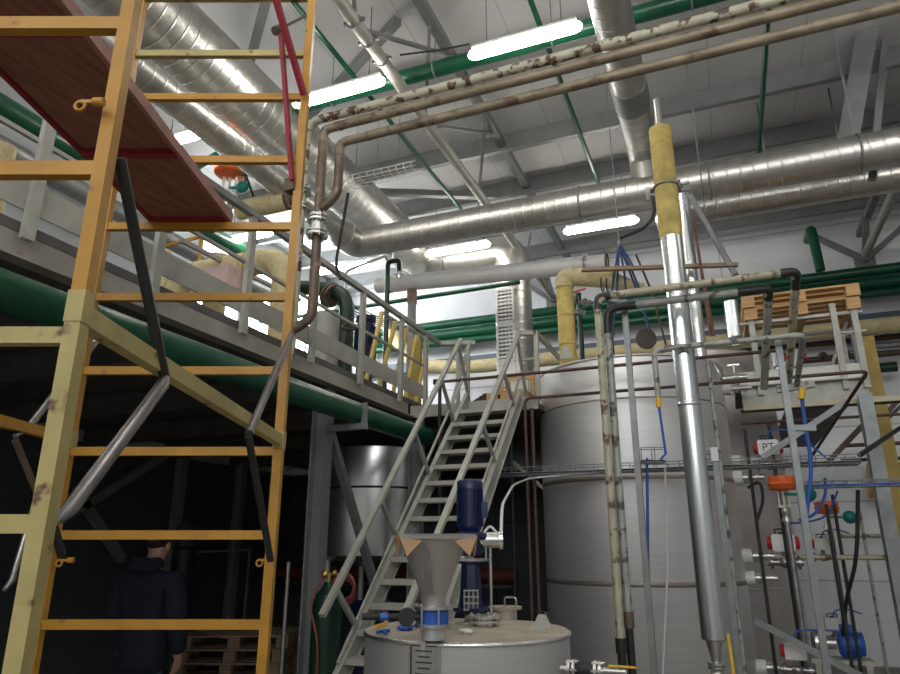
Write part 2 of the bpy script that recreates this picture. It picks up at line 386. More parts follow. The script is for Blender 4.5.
t = duct('spiral_duct', 'thick zinc spiral duct running overhead beside the scaffold, turning down at back wall',
     [((XB+.5, YB, 6.24), (-2.81-.5, YB, 6.22)), ((-2.81, YB, 5.72), (-2.81, YB, PZ+.02))], rb,
     [[(XB, YB-.5, ZB), (XB, YB, ZB), (XB+.5, YB, 6.24)], [(-3.31, YB, 6.22), (-2.81, YB, 6.22), (-2.81, YB, 5.72)]], 'zinc spiral ducts')
MB().ribbed((XB, 0, ZB), (XB, YB-.62, ZB), .37).build('duct_section', 'duct', t); MB().lathe([(.37, 0), (.29, .14)], (XB, YB-.64, ZB), (0, 1, 0), 28).build('reducer', 'duct', t)
for z0, z1, shut in ((4.93, 5.47, 0), (4.32, 4.88, 0), (3.98, 4.28, 1), (3.25, 3.94, 0)):
    gx, gy = -2.81-.05, YB-rb-.02
    gr = MB()
    for a, b_ in (((gx-.13, z0), (gx-.13, z1)), ((gx+.13, z0), (gx+.13, z1)), ((gx-.13, z0), (gx+.13, z0)), ((gx-.13, z1), (gx+.13, z1))):
        gr.bar((a[0], gy, a[1]), (b_[0], gy, b_[1]), .03, .05)
    if not shut:
        k = int((z1-z0)/.06)
        for i in range(1, k): gr.bar((gx-.13, gy, z0+(z1-z0)*i/k), (gx+.13, gy, z0+(z1-z0)*i/k), .014, .03)
        for i in range(1, 4): gr.bar((gx-.13+.065*i, gy+.01, z0), (gx-.13+.065*i, gy+.01, z1), .008, .012)
    else: gr.box((gx, gy+.01, (z0+z1)/2), (.24, .012, z1-z0))
    go_ = gr.build('air_grille', 'grille', t)
    if not shut: MB().box((gx, gy+.028, (z0+z1)/2), (.25, .012, z1-z0)).build('grille_shade_sheet', 'grilleshade', go_)  # dark sheet added for the shade between the slats
t = duct('spiral_duct', 'zinc spiral duct coming overhead and ending at the long duct, above silver pipe',
     [((-.45, .5, 5.92), (-.45, 6.75, 5.92))], .165, [[(-.45, 6.75, 5.92), (-.45, 7.1, 5.92), (-.45, 7.1, 5.55)]], 'zinc spiral ducts')
MB().ribbed((-.45, 5.75, 5.92), (-.45, 6.1, 5.92), .175, .06).build('damper', 'galv', t)
t = duct('spiral_duct', 'darker zinc spiral duct hanging just behind and below the long one', [((.02, 8.2, 5.67), (XR-.02, 8.2, 5.67))], .18, [[(.02, 8.2, 5.67), (-.28, 8.2, 5.67), (-.28, 8.5, 5.67)]], 'zinc spiral ducts')
for x in (.9, 1.7): MB().bar((x, 8.2, 5.5), (x, 8.2, HC), .02, .004).build('hanger', 'galv', t)

# green pipes overhead and on the back wall
def gpipe(label, p, q, r, cat='pipe', m='green', group='green pipes', name='green_pipe', rings=()):
    t = tag(MB().tube([p, q], r, 18).build(name, m), label, cat, group)
    for c in rings:
        MB().torus(c, V(q)-V(p), r+.004, .008, 20).build('hanger_ring', 'galv', t)
        MB().cyl(V(c)+V((0, 0, r)), (c[0], c[1], HC if c[2] > 6 else c[2]+r+.3), .007, n=6).build('hanger_rod', 'galv', t)
    return t
gpipe('thick green pipe under the roof passing behind the top lamp', (-4.05, 5.45, 6.42), (XR-.02, 5.45, 6.42), .085, rings=[(x, 5.45, 6.42) for x in (-3.6, -2.35, -1.1, .2)])
gpipe('thin green roof pipe nearest the scaffold', (-3.28, 2.5, 6.55), (-3.28, 9.9, 6.55), .028)
gpipe('thin green roof pipe right of the top lamp', (-1.2, 2.5, 6.55), (-1.2, 9.3, 6.55), .028)
gpipe('thin green roof pipe right of the silver pipe top', (.88, 2.5, 6.55), (.88, 9.6, 6.55), .028)
for z, rr, lb in ((5.84, .085, 'highest of the three green pipes along the back wall'), (5.63, .105, 'middle of the three green pipes along the back wall'), (5.46, .07, 'lowest of the three green pipes along the back wall')):
    gpipe(lb, (-6.9, 11.75, z), (XR-.02, 11.75, z), rr, group='green pipes on the back wall')
c = aty(822, 270, 11.6); d = aty(811, 228, 11.6)
tag(MB().tube(fillet([(d.x-.0, 12.1, d.z), (d.x, 11.6, d.z), (d.x+.03, 11.6, 5.9)], .12), .075, 14).build('green_pipe', 'green'), 'short green pipe hooking out of the wall at right', 'pipe', 'green pipes on the back wall')
gpipe('thick green pipe along the left wall, seen under the deck', (-6.45, 0, 5.95), (-6.45, 9, 5.91), .13)
tag(MB().tube([(-6.6, 0, 5.62), (-6.6, 9, 5.58)], .12, 18).build('grey_pipe', 'galv'), 'grey pipe along the left wall just below the green one', 'pipe')
gpipe('long green pipe hung below the mezzanine edge on brackets', (-2.71, .2, 2.66), (-2.65, 6.0, 2.66), .088)
gpipe('thin dark green pipe under the mezzanine in front of the dark wall', (-7, 9.6, 2.68), (-1.5, 9.6, 2.68), .05, m='dgreen', rings=[(x, 9.6, 2.68) for x in (-6, -4, -2.5)])
gpipe('thin green pipe below the foil-wrapped pipe, with an open end', (XL, 9.2, aty(520, 282, 9.2).z-.06), aty(520, 282, 9.2), .035)
# beige insulated pipe and blue-grey rail along the back wall
p = aty(430, 372, 11.4); z = p.z
t = tag(MB().tube(fillet([aty(385, 322, 11.4), aty(415, 366, 11.4), (-4.2, 11.4, 4.82), (XR-.02, 11.4, 4.82)], .25), .125, 18).build('insulated_pipe', 'insul'), 'beige insulated pipe along back wall with a slanting elbow', 'pipe', 'insulated pipes')
tag(MB().span(-6.9, XR-.02, 11.95, 12.1, 5.0, 5.2).build('cable_duct', mat('slate_blue', (.10, .13, .20), .5)), 'dark slate strip along the back wall below the green pipes', 'cable duct')
# wire tray up under the roof
def wire_tray(name, label, p, q, w=.16, h=.05, cable=None, group='wire cable trays', step=.1, m='galv'):
    p, q = V(p), V(q); d = (q-p); L = d.length; d.normalize(); s = V((d.y, -d.x, 0)).normalized(); u = V((0, 0, 1))
    t = thing(name, label, 'cable tray', p, group); b = MB()
    for k, hh in ((-1, h), (-1, 0), (-.33, 0), (.33, 0), (1, 0), (1, h)): b.tube([p+s*w/2*k+u*hh, q+s*w/2*k+u*hh], .004, 5)
    for i in range(int(L/step)+1):
        c = p+d*min(L, i*step); b.tube([c-s*w/2+u*h, c-s*w/2, c+s*w/2, c+s*w/2+u*h], .004, 5)
    b.build('tray', m, t)
    for i, (cm, k, r_) in enumerate(cable or ()):
        MB().tube([p+d*(L*j/8)+s*w*(k+.04*math.sin(j*2.1+i))+u*(.012+.004*(j % 2)) for j in range(9)], r_, 6).build('cable', cm, t)
    return t
t = wire_tray('wire_tray', 'white wire tray hanging under the roof beside the pipe elbows', (-3.98, 6.55, 6.0), (-3.02, 6.55, 6.0), .22, .06, m='white')
for x in (-3.9, -3.6, -3.3): MB().cyl((x, 6.55, 6.0), (x, 6.55, HC), .005, n=6).build('hanger_rod', 'galv', t)
# lamp cables strung between the roof lamps
tag(MB().tube([atz(400, 55, 6.35), atz(440, 50, 6.33), atz(470, 44, 6.35)], .01, 6).build('lamp_cable', 'rubber'), 'thin dark cable reaching the top lamp from the truss', 'cable')
tag(MB().tube(fillet([aty(652, 190, 6.6), aty(655, 215, 6.6), aty(645, 228, 6.6), aty(620, 238, 6.6)], .1), .018, 8).build('black_conduit', 'rubber'), 'black conduit looping beside the yellow insulated pipe top', 'cable')

# ================================================================ MEZZANINE EDGE, RAIL, COLUMNS
XE = -2.87
b = MB(); b.bar((XE-.03, -1.5, 2.98), (XE-.03, 6.1, 2.98), .012, .2); b.bar((XE-.07, -1.5, 3.074), (XE-.07, 6.1, 3.074), .09, .012); b.bar((XE+.01, -1.5, 2.886), (XE+.01, 6.1, 2.886), .09, .012)
tag(b.build('edge_beam', 'beam'), 'long grey channel beam along the mezzanine edge', 'beam')
for i in range(7):
    y = .6+i*1.35
    tag(MB().ibeam((XL+.07, y, 2.92), (XE-.06, y, 2.92), .1, .2).build('floor_joist', 'grating'), 'dark steel joist under the mezzanine floor', 'beam', 'joists under the mezzanine floor')
t = thing('guard_rail', 'grey steel guard rail along the mezzanine edge', 'railing', (XE, 1.9, PZ))
for y in (.3, 1.1, 1.9, 2.66, 3.44, 4.25, 5.02, 5.82, 6.42):
    q = MB(); q.bar((XE+.02, y, 2.99), (XE+.02, y, 3.84), .055, .035, (1, 0, 0)); q.box((XE+.035, y, 3.0), (.02, .03, .03)); q.build('post', 'pale_steel', t)
MB().bar((XE+.02, -.5, 3.86), (XE+.02, 6.8, 3.86), .045).build('top_rail', 'grey_steel', t)
MB().bar((XE+.0, -.5, 3.5), (XE+.0, 6.5, 3.5), .022).build('mid_rail', 'pale_steel', t)
MB().bar((XE-.005, -.5, 3.21), (XE-.005, 6.5, 3.21), .01, .15).build('toe_board', 'pale_steel', t)
b = MB(); b.bar((XE+.02, 6.8, 3.86), (XE+.4, 6.95, 3.86), .045); b.build('end_rail', 'grey_steel', t)
def column(x, y, z1, label, s=.16, m='galv', group='steel columns'):
    t = thing('steel_column', label, 'column', (x, y, 0), group)
    MB().ibeam((x, y, .015), (x, y, z1), s, s, .014, up=(1, 0, 0)).build('shaft', m, t)
    q = MB().box((x, y, .008), (s*1.8, s*1.8, .016)); q.build('base_plate', m, t)
    return t
t = column(-2.95, 4.62, 2.87, 'grey box column under the mezzanine edge beside the scaffold', .125)
b = MB(); b.bar((-2.89, 4.62, 2.545), (-2.55, 4.62, 2.545), .05, .05); b.bar((-2.57, 4.62, 2.53), (-2.57, 4.62, 2.73), .035); b.build('pipe_bracket', 'galv', t)
b = MB(); b.bar((-2.95, 4.68, 2.62), (-2.95, 5.9, .9), .06); b.build('brace', 'galv', t)
b = column(-2.84, 6.2, 2.87, 'grey column at the head of the stairs, under the landing', .12)
b = column(-6.9, 8.6, 2.87, 'dark column deep under the mezzanine', .12, 'grey_steel')
# ================================================================ RUSTY OVERHEAD PIPES WITH RISERS
YP = 3.9
def yp(x, y): return aty(x, y, YP)
a, b = yp(309, 122), yp(780, 0); zz = (a.z+b.z)/2
xr = yp(298, 250).x
t = thing('overhead_pipe', 'flaking pale pipe, topmost of the three overhead pipes', 'pipe', (xr, YP, 2.9), 'three overhead pipes with risers')
MB().tube(fillet([(5.5, YP, zz), (xr, YP, zz), (xr, YP, 4.45)], .13), .036, 16).build('pipe_run', 'palerust', t)
MB().tube(fillet([(xr, YP, 4.45), (xr, YP, 2.92), (xr-.18, YP+.0, 2.82)], .09), .036, 16).build('riser', 'palerust', t)
for zf in (yp(300, 192).z, yp(299, 208).z): flange(MB(), (xr, YP, zf), (0, 0, 1), .07, .016).build('flange', 'chrome', t)
a, b = yp(345, 124), yp(890, -12+3); a = yp(400, 108); b = yp(880, -8); zz2 = (a.z+b.z)/2; xr2 = yp(320, 190).x
t = thing('overhead_pipe', 'brown rusty pipe, middle of the three, dropping through a flange', 'pipe', (xr2, YP, 2.9), 'three overhead pipes with risers')
MB().tube(fillet([(5.5, YP, zz2), (xr2, YP, zz2), (xr2, YP, zz2-.12)], .12), .036, 16).build('pipe_run', 'tanpipe', t)
zt = yp(315, 318).z
MB().tube(fillet([(xr2, YP, zz2-.11), (xr2, YP, zt), (xr2-.16, YP, zt-.07)], .14, 7), .036, 16).build('riser', 'rust', t)
zf = yp(318, 226).z
q = MB(); flange(q, (xr2, YP, zf+.055), (0, 0, 1), .082, .018); flange(q, (xr2, YP, zf-.065), (0, 0, 1), .082, .018); q.cyl((xr2, YP, zf-.05), (xr2, YP, zf+.05), .058); q.build('flange', 'chrome', t)
a = yp(400, 126); b = yp(880, 14); zz3 = (a.z+b.z)/2; xr3 = yp(339, 165).x
t = thing('overhead_pipe', 'brown rusty pipe, lowest of the three, bending back into its neighbour', 'pipe', (xr3, YP, 4.2), 'three overhead pipes with risers')
zb = yp(335, 195).z
MB().tube(fillet([(5.5, YP, zz3), (xr3, YP, zz3), (xr3, YP, zz3-.12)], .12), .036, 16).build('pipe_run', 'tanpipe', t)
MB().tube(fillet([(xr3, YP, zz3-.11), (xr3, YP, zb), (xr2+.03, YP, zb-.09)], .13), .036, 16).build('elbow', 'rust', t)
for x in (xr3+.25, xr2+.15): MB().torus((x, YP, zz3 if x > xr3 else zz2), (1, 0, 0), .037, .004, 16).build('weld', 'rust', t)
tag(MB().tube(fillet([yp(338, 188)+V((.03, .1, 0)), yp(333, 215)+V((.03, .1, 0)), yp(326, 260)+V((.02, .1, 0)), yp(331, 275)+V((.02, .1, 0))], .1), .012, 8).build('black_cable', 'rubber'), 'dark cable hanging behind the flanged riser', 'cable')

# ================================================================ SCAFFOLD TOWER
SK = .78
NR = atp(79, 312, _C+_F*1.76*SK, _F); NR.z = 0
FR = atp(290, 300, _C+_F*3.74*SK, _F); FR.z = 0
FL = atp(93, 300, _C+_F*3.74*SK, _F); FL.z = 0
ev = (FR-NR); LEN = ev.length; ev.normalize(); sv = (FR-FL); WID = sv.length; sv.normalize(); NL = NR - sv*WID
def far(x, y): return atp(x, y, FR, ev)
def near(x, y): return atp(x, y, NR, ev)
def side(x, y): return atp(x, y, NR, V((ev.y, -ev.x, 0)))
def lside(x, y): return atp(x, y, NL, V((ev.y, -ev.x, 0)))
sc = thing('scaffold_tower', 'yellow and cream rolling scaffold tower with rungs in the left foreground', 'scaffold', NR)
up = V((0, 0, 1))
def post(p, z0, z1, m, w, name='post'):
    return MB().bar(p+up*z0, p+up*z1, w, w, ev).build(name, m, sc)
zj = near(82, 318).z
post(NR, .12, zj, 'cream', .033); o = post(NR, zj, 4.2, 'yellow', .031)
MB().bar(NR+up*(zj-.012), NR+up*(zj+.055), .037, .037, ev).build('socket', 'cream', sc)
post(NL, .12, zj, 'cream', .042); post(NL, zj, 4.2, 'yellow', .039)
zf = far(283, 440).z
post(FR, .12, zf, 'yellow', .036); post(FR, zf, 6.0, 'yellow', .036)
post(FL, .12, zf, 'yellow', .036); post(FL, zf, 6.0, 'yellow', .036)
for P_ in (FR, FL): MB().bar(P_+up*(zf-.035), P_+up*(zf+.035), .042, .042, ev).build('socket', 'cream', sc)
for y, m in ((2, 'cream'), (58, 'cream'), (101, 'yellow'), (163, 'yellow'), (229, 'yellow'), (299, 'yellow'), (372, 'yellow'), (452, 'yellow'), (535, 'yellow'), (624, 'yellow')):
    z = far(190, y).z; MB().bar(FL+up*z, FR+up*z, .026, .034).build('rung', m, sc)
for z in (.45,): MB().bar(FL+up*z, FR+up*z, .026, .034).build('rung', 'yellow', sc)
for y, m in ((29, 'yellow'), (172, 'yellow'), (337, 'cream'), (524, 'cream')):
    z = near(40, y).z; MB().bar(NL+up*z, NR+up*z, .026, .034).build('rung', m, sc)
for z in (.9, .4): MB().bar(NL+up*z, NR+up*z, .026, .034).build('rung', 'cream', sc)
# horizontal side beams
MB().bar(side(84, 318), side(282, 442), .034, .042).build('side_beam', 'cream', sc)
MB().bar(lside(-60, 405), FL+up*(lside(60, 437).z), .03, .038).build('side_beam', 'yellow', sc)
def flat_tube(pts, r, m):
    p = [V(x) for x in pts]; n = len(p)
    MB().tube(p, r, 12).build('cross_brace', m, sc)
o_ = sv*.028
flat_tube([side(117, 158)+o_*.2, side(158, 378)+o_*.6], .0135, 'iron')
flat_tube([side(156, 377)+o_, side(152, 384)+o_, side(66, 508)+o_*.3, side(52, 528)-o_*.2], [.006, .016, .016, .006], 'tube')
MB().bar(side(54, 528), side(62, 556), .012, .012).build('cross_brace', 'iron', sc)
flat_tube([side(285, 335)+o_, side(241, 433)+o_], .014, 'tube')
flat_tube([side(240, 436)+o_, side(263, 560)+o_], .013, 'iron')
flat_tube([lside(97, 340), lside(28, 428), lside(15, 436)], [.014, .014, .009], 'tube')
flat_tube([lside(15, 440), lside(40, 500)], .012, 'rust')
flat_tube([lside(37, 498), lside(12, 580), lside(4, 590)], [.012, .012, .008], 'tube')
def latch(p, m='yellow', s=1.0):
    q = MB(); q.bar(p, p-sv*.07*s, .014*s, .014*s); q.torus(p-sv*.07*s-up*.018*s, ev, .02*s, .007*s, 14, 8); q.cyl(p-sv*.01, p+sv*.012, .018*s, n=12); q.build('hook_pin', m, sc)
latch(side(103, 102)-sv*.01, 'yellow', .55); latch(FL+up*far(62, 560).z+sv*.08, 'yellow', .6); latch(FR+up*far(258, 560).z-sv*.0, 'yellow', .6)
# red guard struts
def fplane(x, y, k): return atp(x, y, NR+ev*LEN*k, ev)
for a, b_, r_ in ((fplane(272, -14, .8), fplane(304, 95, .97), .0125), (fplane(281, 34, .9), fplane(292, 180, .97), .0095)):
    MB().bar(a, b_, r_*2, r_*2).build('guard_strut', 'redpaint', sc)
q = MB(); q.bar(fplane(278, 30, .9), fplane(306, 16, .98), .012); q.cyl(fplane(275, 31, .89), fplane(281, 29, .91), .022, n=10); q.build('stay_rod', 'rust', sc)
MB().bar(far(292, 180), far(292, 192), .05, .05).build('strut_foot', 'rust', sc)
for P_ in (NR, NL, FR, FL):
    q = MB(); q.cyl(P_+sv*-.02+up*.07, P_+sv*.02+up*.07, .07, n=20); q.build('caster', 'rubber', sc)
    q = MB(); q.bar(P_+up*.12-sv*.03, P_+up*.06-sv*.03, .01, .05); q.bar(P_+up*.12+sv*.03, P_+up*.06+sv*.03, .01, .05); q.box(P_+up*.125, (.08, .08, .012)); q.build('caster_fork', 'iron', sc)
# deck hooked over the far rung
zd = far(190, 226).z
dl, dr = far(152, 226), far(229, 226); dc = (dl+dr)/2; dw = (dr-dl).length
dk = thing('scaffold_deck', 'red-brown plywood scaffold deck with dark red frame, hooked on the rungs overhead', 'scaffold deck', dc-ev*.8)
zb = zd+.04
def dp(u, v, z=0): return dc + sv*u*dw/2 + ev*(-v) + up*(zb-dc.z+z)
Ld = LEN+.06
q = MB(); q.poly([dp(-1, 0), dp(1, 0), dp(1, Ld), dp(-1, Ld)], .018, up); q.build('plywood_panel', 'deck', dk)
for s_ in (-1, 1):
    MB().bar(dp(s_, 0, -.0), dp(s_, Ld, -.0), .018, .043).build('side_rail', 'redbrown' if s_ > 0 else 'redpaint', dk)
for v in (.02, .56, 1.19, Ld-.02): MB().bar(dp(-1, v, -.022), dp(1, v, -.022), .028, .024).build('crosspiece', 'redpaint', dk)
for u in (-.55, .55):
    for v in (0.01, Ld-.01):
        MB().box(dp(u, v, -.04), (.028, .04, .056), ax=(sv, ev, up)).build('hook', 'redpaint', dk)

# ================================================================ PERSON (seen from behind)
def skin_mesh(nodes, edges, root, sub=2):
    me = bpy.data.meshes.new('skin'); me.from_pydata([tuple(n[0]) for n in nodes], edges, []); me.update()
    o = bpy.data.objects.new('skin', me); COL.objects.link(o)
    o.modifiers.new('s', 'SKIN')
    for i, n in enumerate(nodes):
        r = n[1]; me.skin_vertices[0].data[i].radius = r if isinstance(r, tuple) else (r, r)
    me.skin_vertices[0].data[root].use_root = True
    md = o.modifiers.new('u', 'SUBSURF'); md.levels = sub; md.render_levels = sub
    dg = bpy.context.evaluated_depsgraph_get(); dg.update(); ob = o.evaluated_get(dg)
    m2 = bpy.data.meshes.new_from_object(ob); vs = [v.co.copy() for v in m2.vertices]; fs = [tuple(p.vertices) for p in m2.polygons]
    bpy.data.objects.remove(o); return vs, fs
pc = atp(149, 600, _C+_F*5.3, _F); pc.z = 0
ux = _R.copy(); uy = _fh.copy()
ph = math.radians(-14); fx = ux*math.cos(ph)+uy*math.sin(ph); fy = uy*math.cos(ph)-ux*math.sin(ph)   # body turned a little to the right
def bp(x, y, z): return pc + fx*x + fy*y + up*z
def chain(nodes, edges, start, pts):
    k = start
    for p, r in pts: nodes.append((p, r)); edges.append((k, len(nodes)-1)); k = len(nodes)-1
    return k
sx = 1.0
nodes = [(bp(0, 0, .98), (.12, .09))]; edges = []
ch = chain(nodes, edges, 0, [(bp(0, .0, 1.15), (.14, .10)), (bp(0, 0, 1.33), (.16, .11)), (bp(0, -.01, 1.45), (.10, .08)), (bp(.0, .0, 1.53), .056), (bp(.01, .03, 1.60), (.075, .085)), (bp(.01, .035, 1.68), (.078, .095)), (bp(.01, .03, 1.75), (.055, .07))])
hd = {}
for s_ in (-1, 1):
    k = chain(nodes, edges, 2, [(bp(s_*.19, -.01, 1.40), .062), (bp(s_*.25, -.03, 1.12), .047), (bp(s_*.25, .05, .90), .034), (bp(s_*.255, .075, .85), .03), (bp(s_*.255, .09, .80), (.022, .04))])
    hd[s_] = k
    chain(nodes, edges, 0, [(bp(s_*.095, 0, .86), .07), (bp(s_*.11, .02*s_, .50), .055), (bp(s_*.115, .02*s_-.03, .12), .042), (bp(s_*.12, .02*s_-.04, .055), .042), (bp(s_*.13, .02*s_+.12, .04), .035)])
vs, fs = skin_mesh(nodes, edges, 0)
pb = MB(); pb.add(vs, fs, True)
for s_ in (-1, 1):                                     # fingers and thumb grown from the palm
    base = bp(s_*.255, .09, .80)
    for j, ln in enumerate((.068, .08, .075, .06)):
        o0 = base + fy*(-.033+.022*j) + up*.005
        pb.tube([o0+up*.02, o0-up*.02, o0-up*(.02+ln*.5)-fx*s_*.01, o0-up*(.02+ln)-fx*s_*.032], [.0095, .0095, .0085, .006], 8)
    o0 = base + fy*.035 + up*.03
    pb.tube([o0-fy*.015, o0+fy*.022-up*.02-fx*s_*.012, o0+fy*.03-up*.055-fx*s_*.02], [.011, .010, .007], 8)
for s_ in (-1, 1): pb.sphere(bp(.01+s_*.083, .03, 1.645), .034, 12, (.35, .7, 1))
pb.sphere(bp(.01, .135, 1.63), .02, 10, (.8, 1.1, 1.3))
for s_ in (-1, 1): pb.sphere(bp(.01+s_*.032, .118, 1.665), .012, 10)
pb.tube([bp(-.015, .118, 1.588), bp(.01, .124, 1.586), bp(.035, .118, 1.588)], .006, 6)
person = pb.build('person', 'skin', None, pc)
tag(person, 'person seen from behind in dark hooded jacket and jeans, walking away under the mezzanine', 'person')
jn = [(bp(0, 0, .66), (.225, .17))]; je = []
k = chain(jn, je, 0, [(bp(0, 0, .9), (.225, .17)), (bp(0, 0, 1.15), (.22, .16)), (bp(0, -.005, 1.32), (.225, .15)), (bp(0, -.01, 1.44), (.14, .105)), (bp(0, -.01, 1.49), (.085, .08))])
for s_ in (-1, 1): chain(jn, je, 3, [(bp(s_*.21, -.01, 1.39), .10), (bp(s_*.28, -.03, 1.14), .088), (bp(s_*.27, .045, .92), .07), (bp(s_*.26, .07, .86), .056)])
vs, fs = skin_mesh(jn, je, 0); MB().add(vs, fs, True).build('jacket', 'navy', person)
q = MB(); 
vs, fs = skin_mesh([(bp(-.12, -.04, 1.54), .045), (bp(-.08, -.11, 1.51), .06), (bp(0, -.14, 1.46), .085), (bp(.08, -.11, 1.51), .06), (bp(.12, -.04, 1.54), .045)], [(0, 1), (1, 2), (2, 3), (3, 4)], 2); q.add(vs, fs, True); q.build('hood', 'navy', person)
jn = [(bp(0, 0, .90), (.13, .10))]; je = []
for s_ in (-1, 1): chain(jn, je, 0, [(bp(s_*.095, 0, .80), .09), (bp(s_*.11, .02*s_, .50), .08), (bp(s_*.115, .02*s_-.03, .12), .068), (bp(s_*.115, .02*s_-.03, .07), .07)])
vs, fs = skin_mesh(jn, je, 0); MB().add(vs, fs, True).build('jeans', 'jeans', person)
for s_ in (-1, 1): MB().sphere(bp(s_*.125, .02*s_+.05, .045), .055, 14, (.9, 2.2, .82)).build('shoe', 'rubber', person)
q = MB(); q.sphere(bp(.01, .012, 1.70), .102, 20, (.9, 1.02, .84)); q.build('hair', 'hair', person)
# ================================================================ STAIRS
def sl(Y): return 2.99 + .967*(Y-6.04)
Yb = 6.04 - 2.99/.967
XA, XB_ = -2.25, -1.71
st = thing('steel_staircase', 'steep grey steel staircase with handrails climbing to the mezzanine landing', 'staircase', (-1.95, Yb, 0))
for x in (XA, XB_):
    n = V((0, -.69, .72)); q = MB(); d = V((0, .719, .695))
    p, e = V((x, Yb, 0.02)), V((x, 6.1, sl(6.1)-.02))
    q.bar(p, e, .012, .12); q.bar(p+n*.06, e+n*.06, .04, .01); q.bar(p-n*.06, e-n*.06, .04, .01)
    q.build('stringer', 'pale_steel', st)
for i in range(1, 21):
    z = i*3.0/21; y = Yb + z/.967
    q = MB(); q.box(((XA+XB_)/2, y-.02, z), (XB_-XA-.02, .15, .01)); q.box(((XA+XB_)/2, y-.092, z-.012), (XB_-XA-.02, .01, .034)); q.box(((XA+XB_)/2, y+.053, z-.012), (XB_-XA-.02, .01, .034))
    q.build('tread', 'pale_steel', st)
def rail(x, ptop, pbot, m='pale_steel'):
    ptop, pbot = V(ptop), V(pbot); d = (ptop-pbot)
    MB().bar(pbot, ptop, .04, .028).build('handrail', m, st)
    mid0 = V((x, pbot.y+.20, pbot.z-.28)); mid1 = V((x, ptop.y+.16, ptop.z-.28))
    MB().bar(mid0, mid1, .016).build('mid_rail', m, st)
    for k in (.06, .3, .54, .78, .97):
        t_ = pbot.lerp(ptop, k); yb_ = t_.y + .30
        f = V((x, yb_, min(sl(yb_)+.06, 2.98)))
        MB().bar(t_, f, .026, .03).build('baluster', 'grey_steel', st)
rail(XA, atx(461, 339, XA), atx(322, 616, XA)); rail(XB_, atx(519, 333, XB_), atx(406, 612, XB_))
# landing
b = MB(); b.span(-2.87, -1.55, 6.1, 6.13, 2.88, 3.0)
tag(b.build('landing_beam', 'pale_steel'), 'pale steel beam at the head of the staircase', 'beam')
tr = thing('landing_rail', 'short grey guard rail right of the stair head', 'railing', (-1.6, 6.3, LZ))
a = aty(520, 333, 6.3); c = aty(536, 333, 6.3)
MB().bar(a, c, .04).build('top_rail', 'pale_steel', tr); MB().bar(c+V((0, 0, .02)), (c.x, 6.3, LZ), .04).build('post', 'pale_steel', tr)
MB().bar((a.x, 6.3, a.z-.28), (c.x, 6.3, a.z-.28), .02).build('mid_rail', 'pale_steel', tr); MB().bar((c.x, 6.3, c.z), (c.x+.0, 8.0, c.z), .04).build('top_rail', 'pale_steel', tr)
MB().bar((c.x, 8.0, c.z), (c.x, 8.0, LZ), .04).build('post', 'pale_steel', tr)
tr2 = thing('landing_rail', 'grey gate-like rail piece left of the stair head', 'railing', (-2.6, 6.35, LZ))
for xx in (458, 468): 
    p = aty(xx, 395, 6.35); MB().bar((p.x, 6.35, LZ), (p.x, 6.35, 3.62), .035).build('post', 'pale_steel', tr2)
MB().bar(aty(452, 403, 6.35), aty(470, 342, 6.35), .03).build('brace', 'pale_steel', tr2)

# ================================================================ TANKS
TC = V((-.84, 7.15, 0)); TR = .93; TZ = aty(640, 353, 6.23).z
tk = thing('storage_tank', 'tall stainless tank in the middle right, with three welded bands', 'tank', TC)
MB().lathe([(TR*.2, .16), (TR*.9, .25), (TR, .35), (TR, TZ-.02), (TR-.01, TZ), (TR*.6, TZ+.03), (.05, TZ+.05)], TC, n=96).build('shell', 'stainless', tk)
for y in (400, 478, 584):
    z = aty(600, y, 6.24).z
    MB().lathe([(TR-.002, z-(.022 if y > 420 else .008)), (TR+.004, z-(.018 if y > 420 else .006)), (TR+.004, z+(.018 if y > 420 else .006)), (TR-.002, z+(.022 if y > 420 else .008))], TC, n=96, caps=False).build('seam_band', 'weld', tk)
MB().torus(TC+V((0, 0, TZ-.01)), (0, 0, 1), TR, .014, 96, 8).build('rim', 'stainless', tk)
for a_ in (-2.35, -.9, .6, 2.2): MB().cyl(TC+V((math.cos(a_)*.7, math.sin(a_)*.7, 0)), TC+V((math.cos(a_)*.7, math.sin(a_)*.7, .3)), .05).build('leg', 'stainless_dull', tk)
lg = aty(566, 352, 6.55); q = MB(); q.poly([lg+V((-.07, 0, -.07)), lg+V((.08, 0, -.07)), lg+V((.02, 0, .05)), lg+V((-.03, 0, .05))], .02, (0, 1, 0)); q.build('lifting_lug', 'pale_steel', tk)
def nozzle(px, py, rr, parent=tk, ins=True, Yn=7.05):
    p = aty(px, py, Yn); q = MB(); x0 = TC.x + math.sqrt(TR**2-(Yn-TC.y)**2)
    q.cyl((x0-.01, Yn, p.z), (x0+.07, Yn, p.z), rr); n_ = q.build('nozzle', 'label_white' if ins else 'chrome', parent)
    q = MB(); flange(q, (x0+.10, Yn, p.z), (1, 0, 0), rr*.8, .014, 6); q.cyl((x0+.05, Yn, p.z), (x0+.26, Yn, p.z), rr*.42); flange(q, (x0+.2, Yn, p.z), (1, 0, 0), rr*.7, .012, 4); q.build('flange', 'chrome', n_)
    return x0+.26, p.z
for px, py, rr in ((738, 460, .045), (738, 478, .065), (745, 556, .065), (748, 578, .06), (760, 667, .065), (732, 389, .05)): nozzle(px, py, rr)
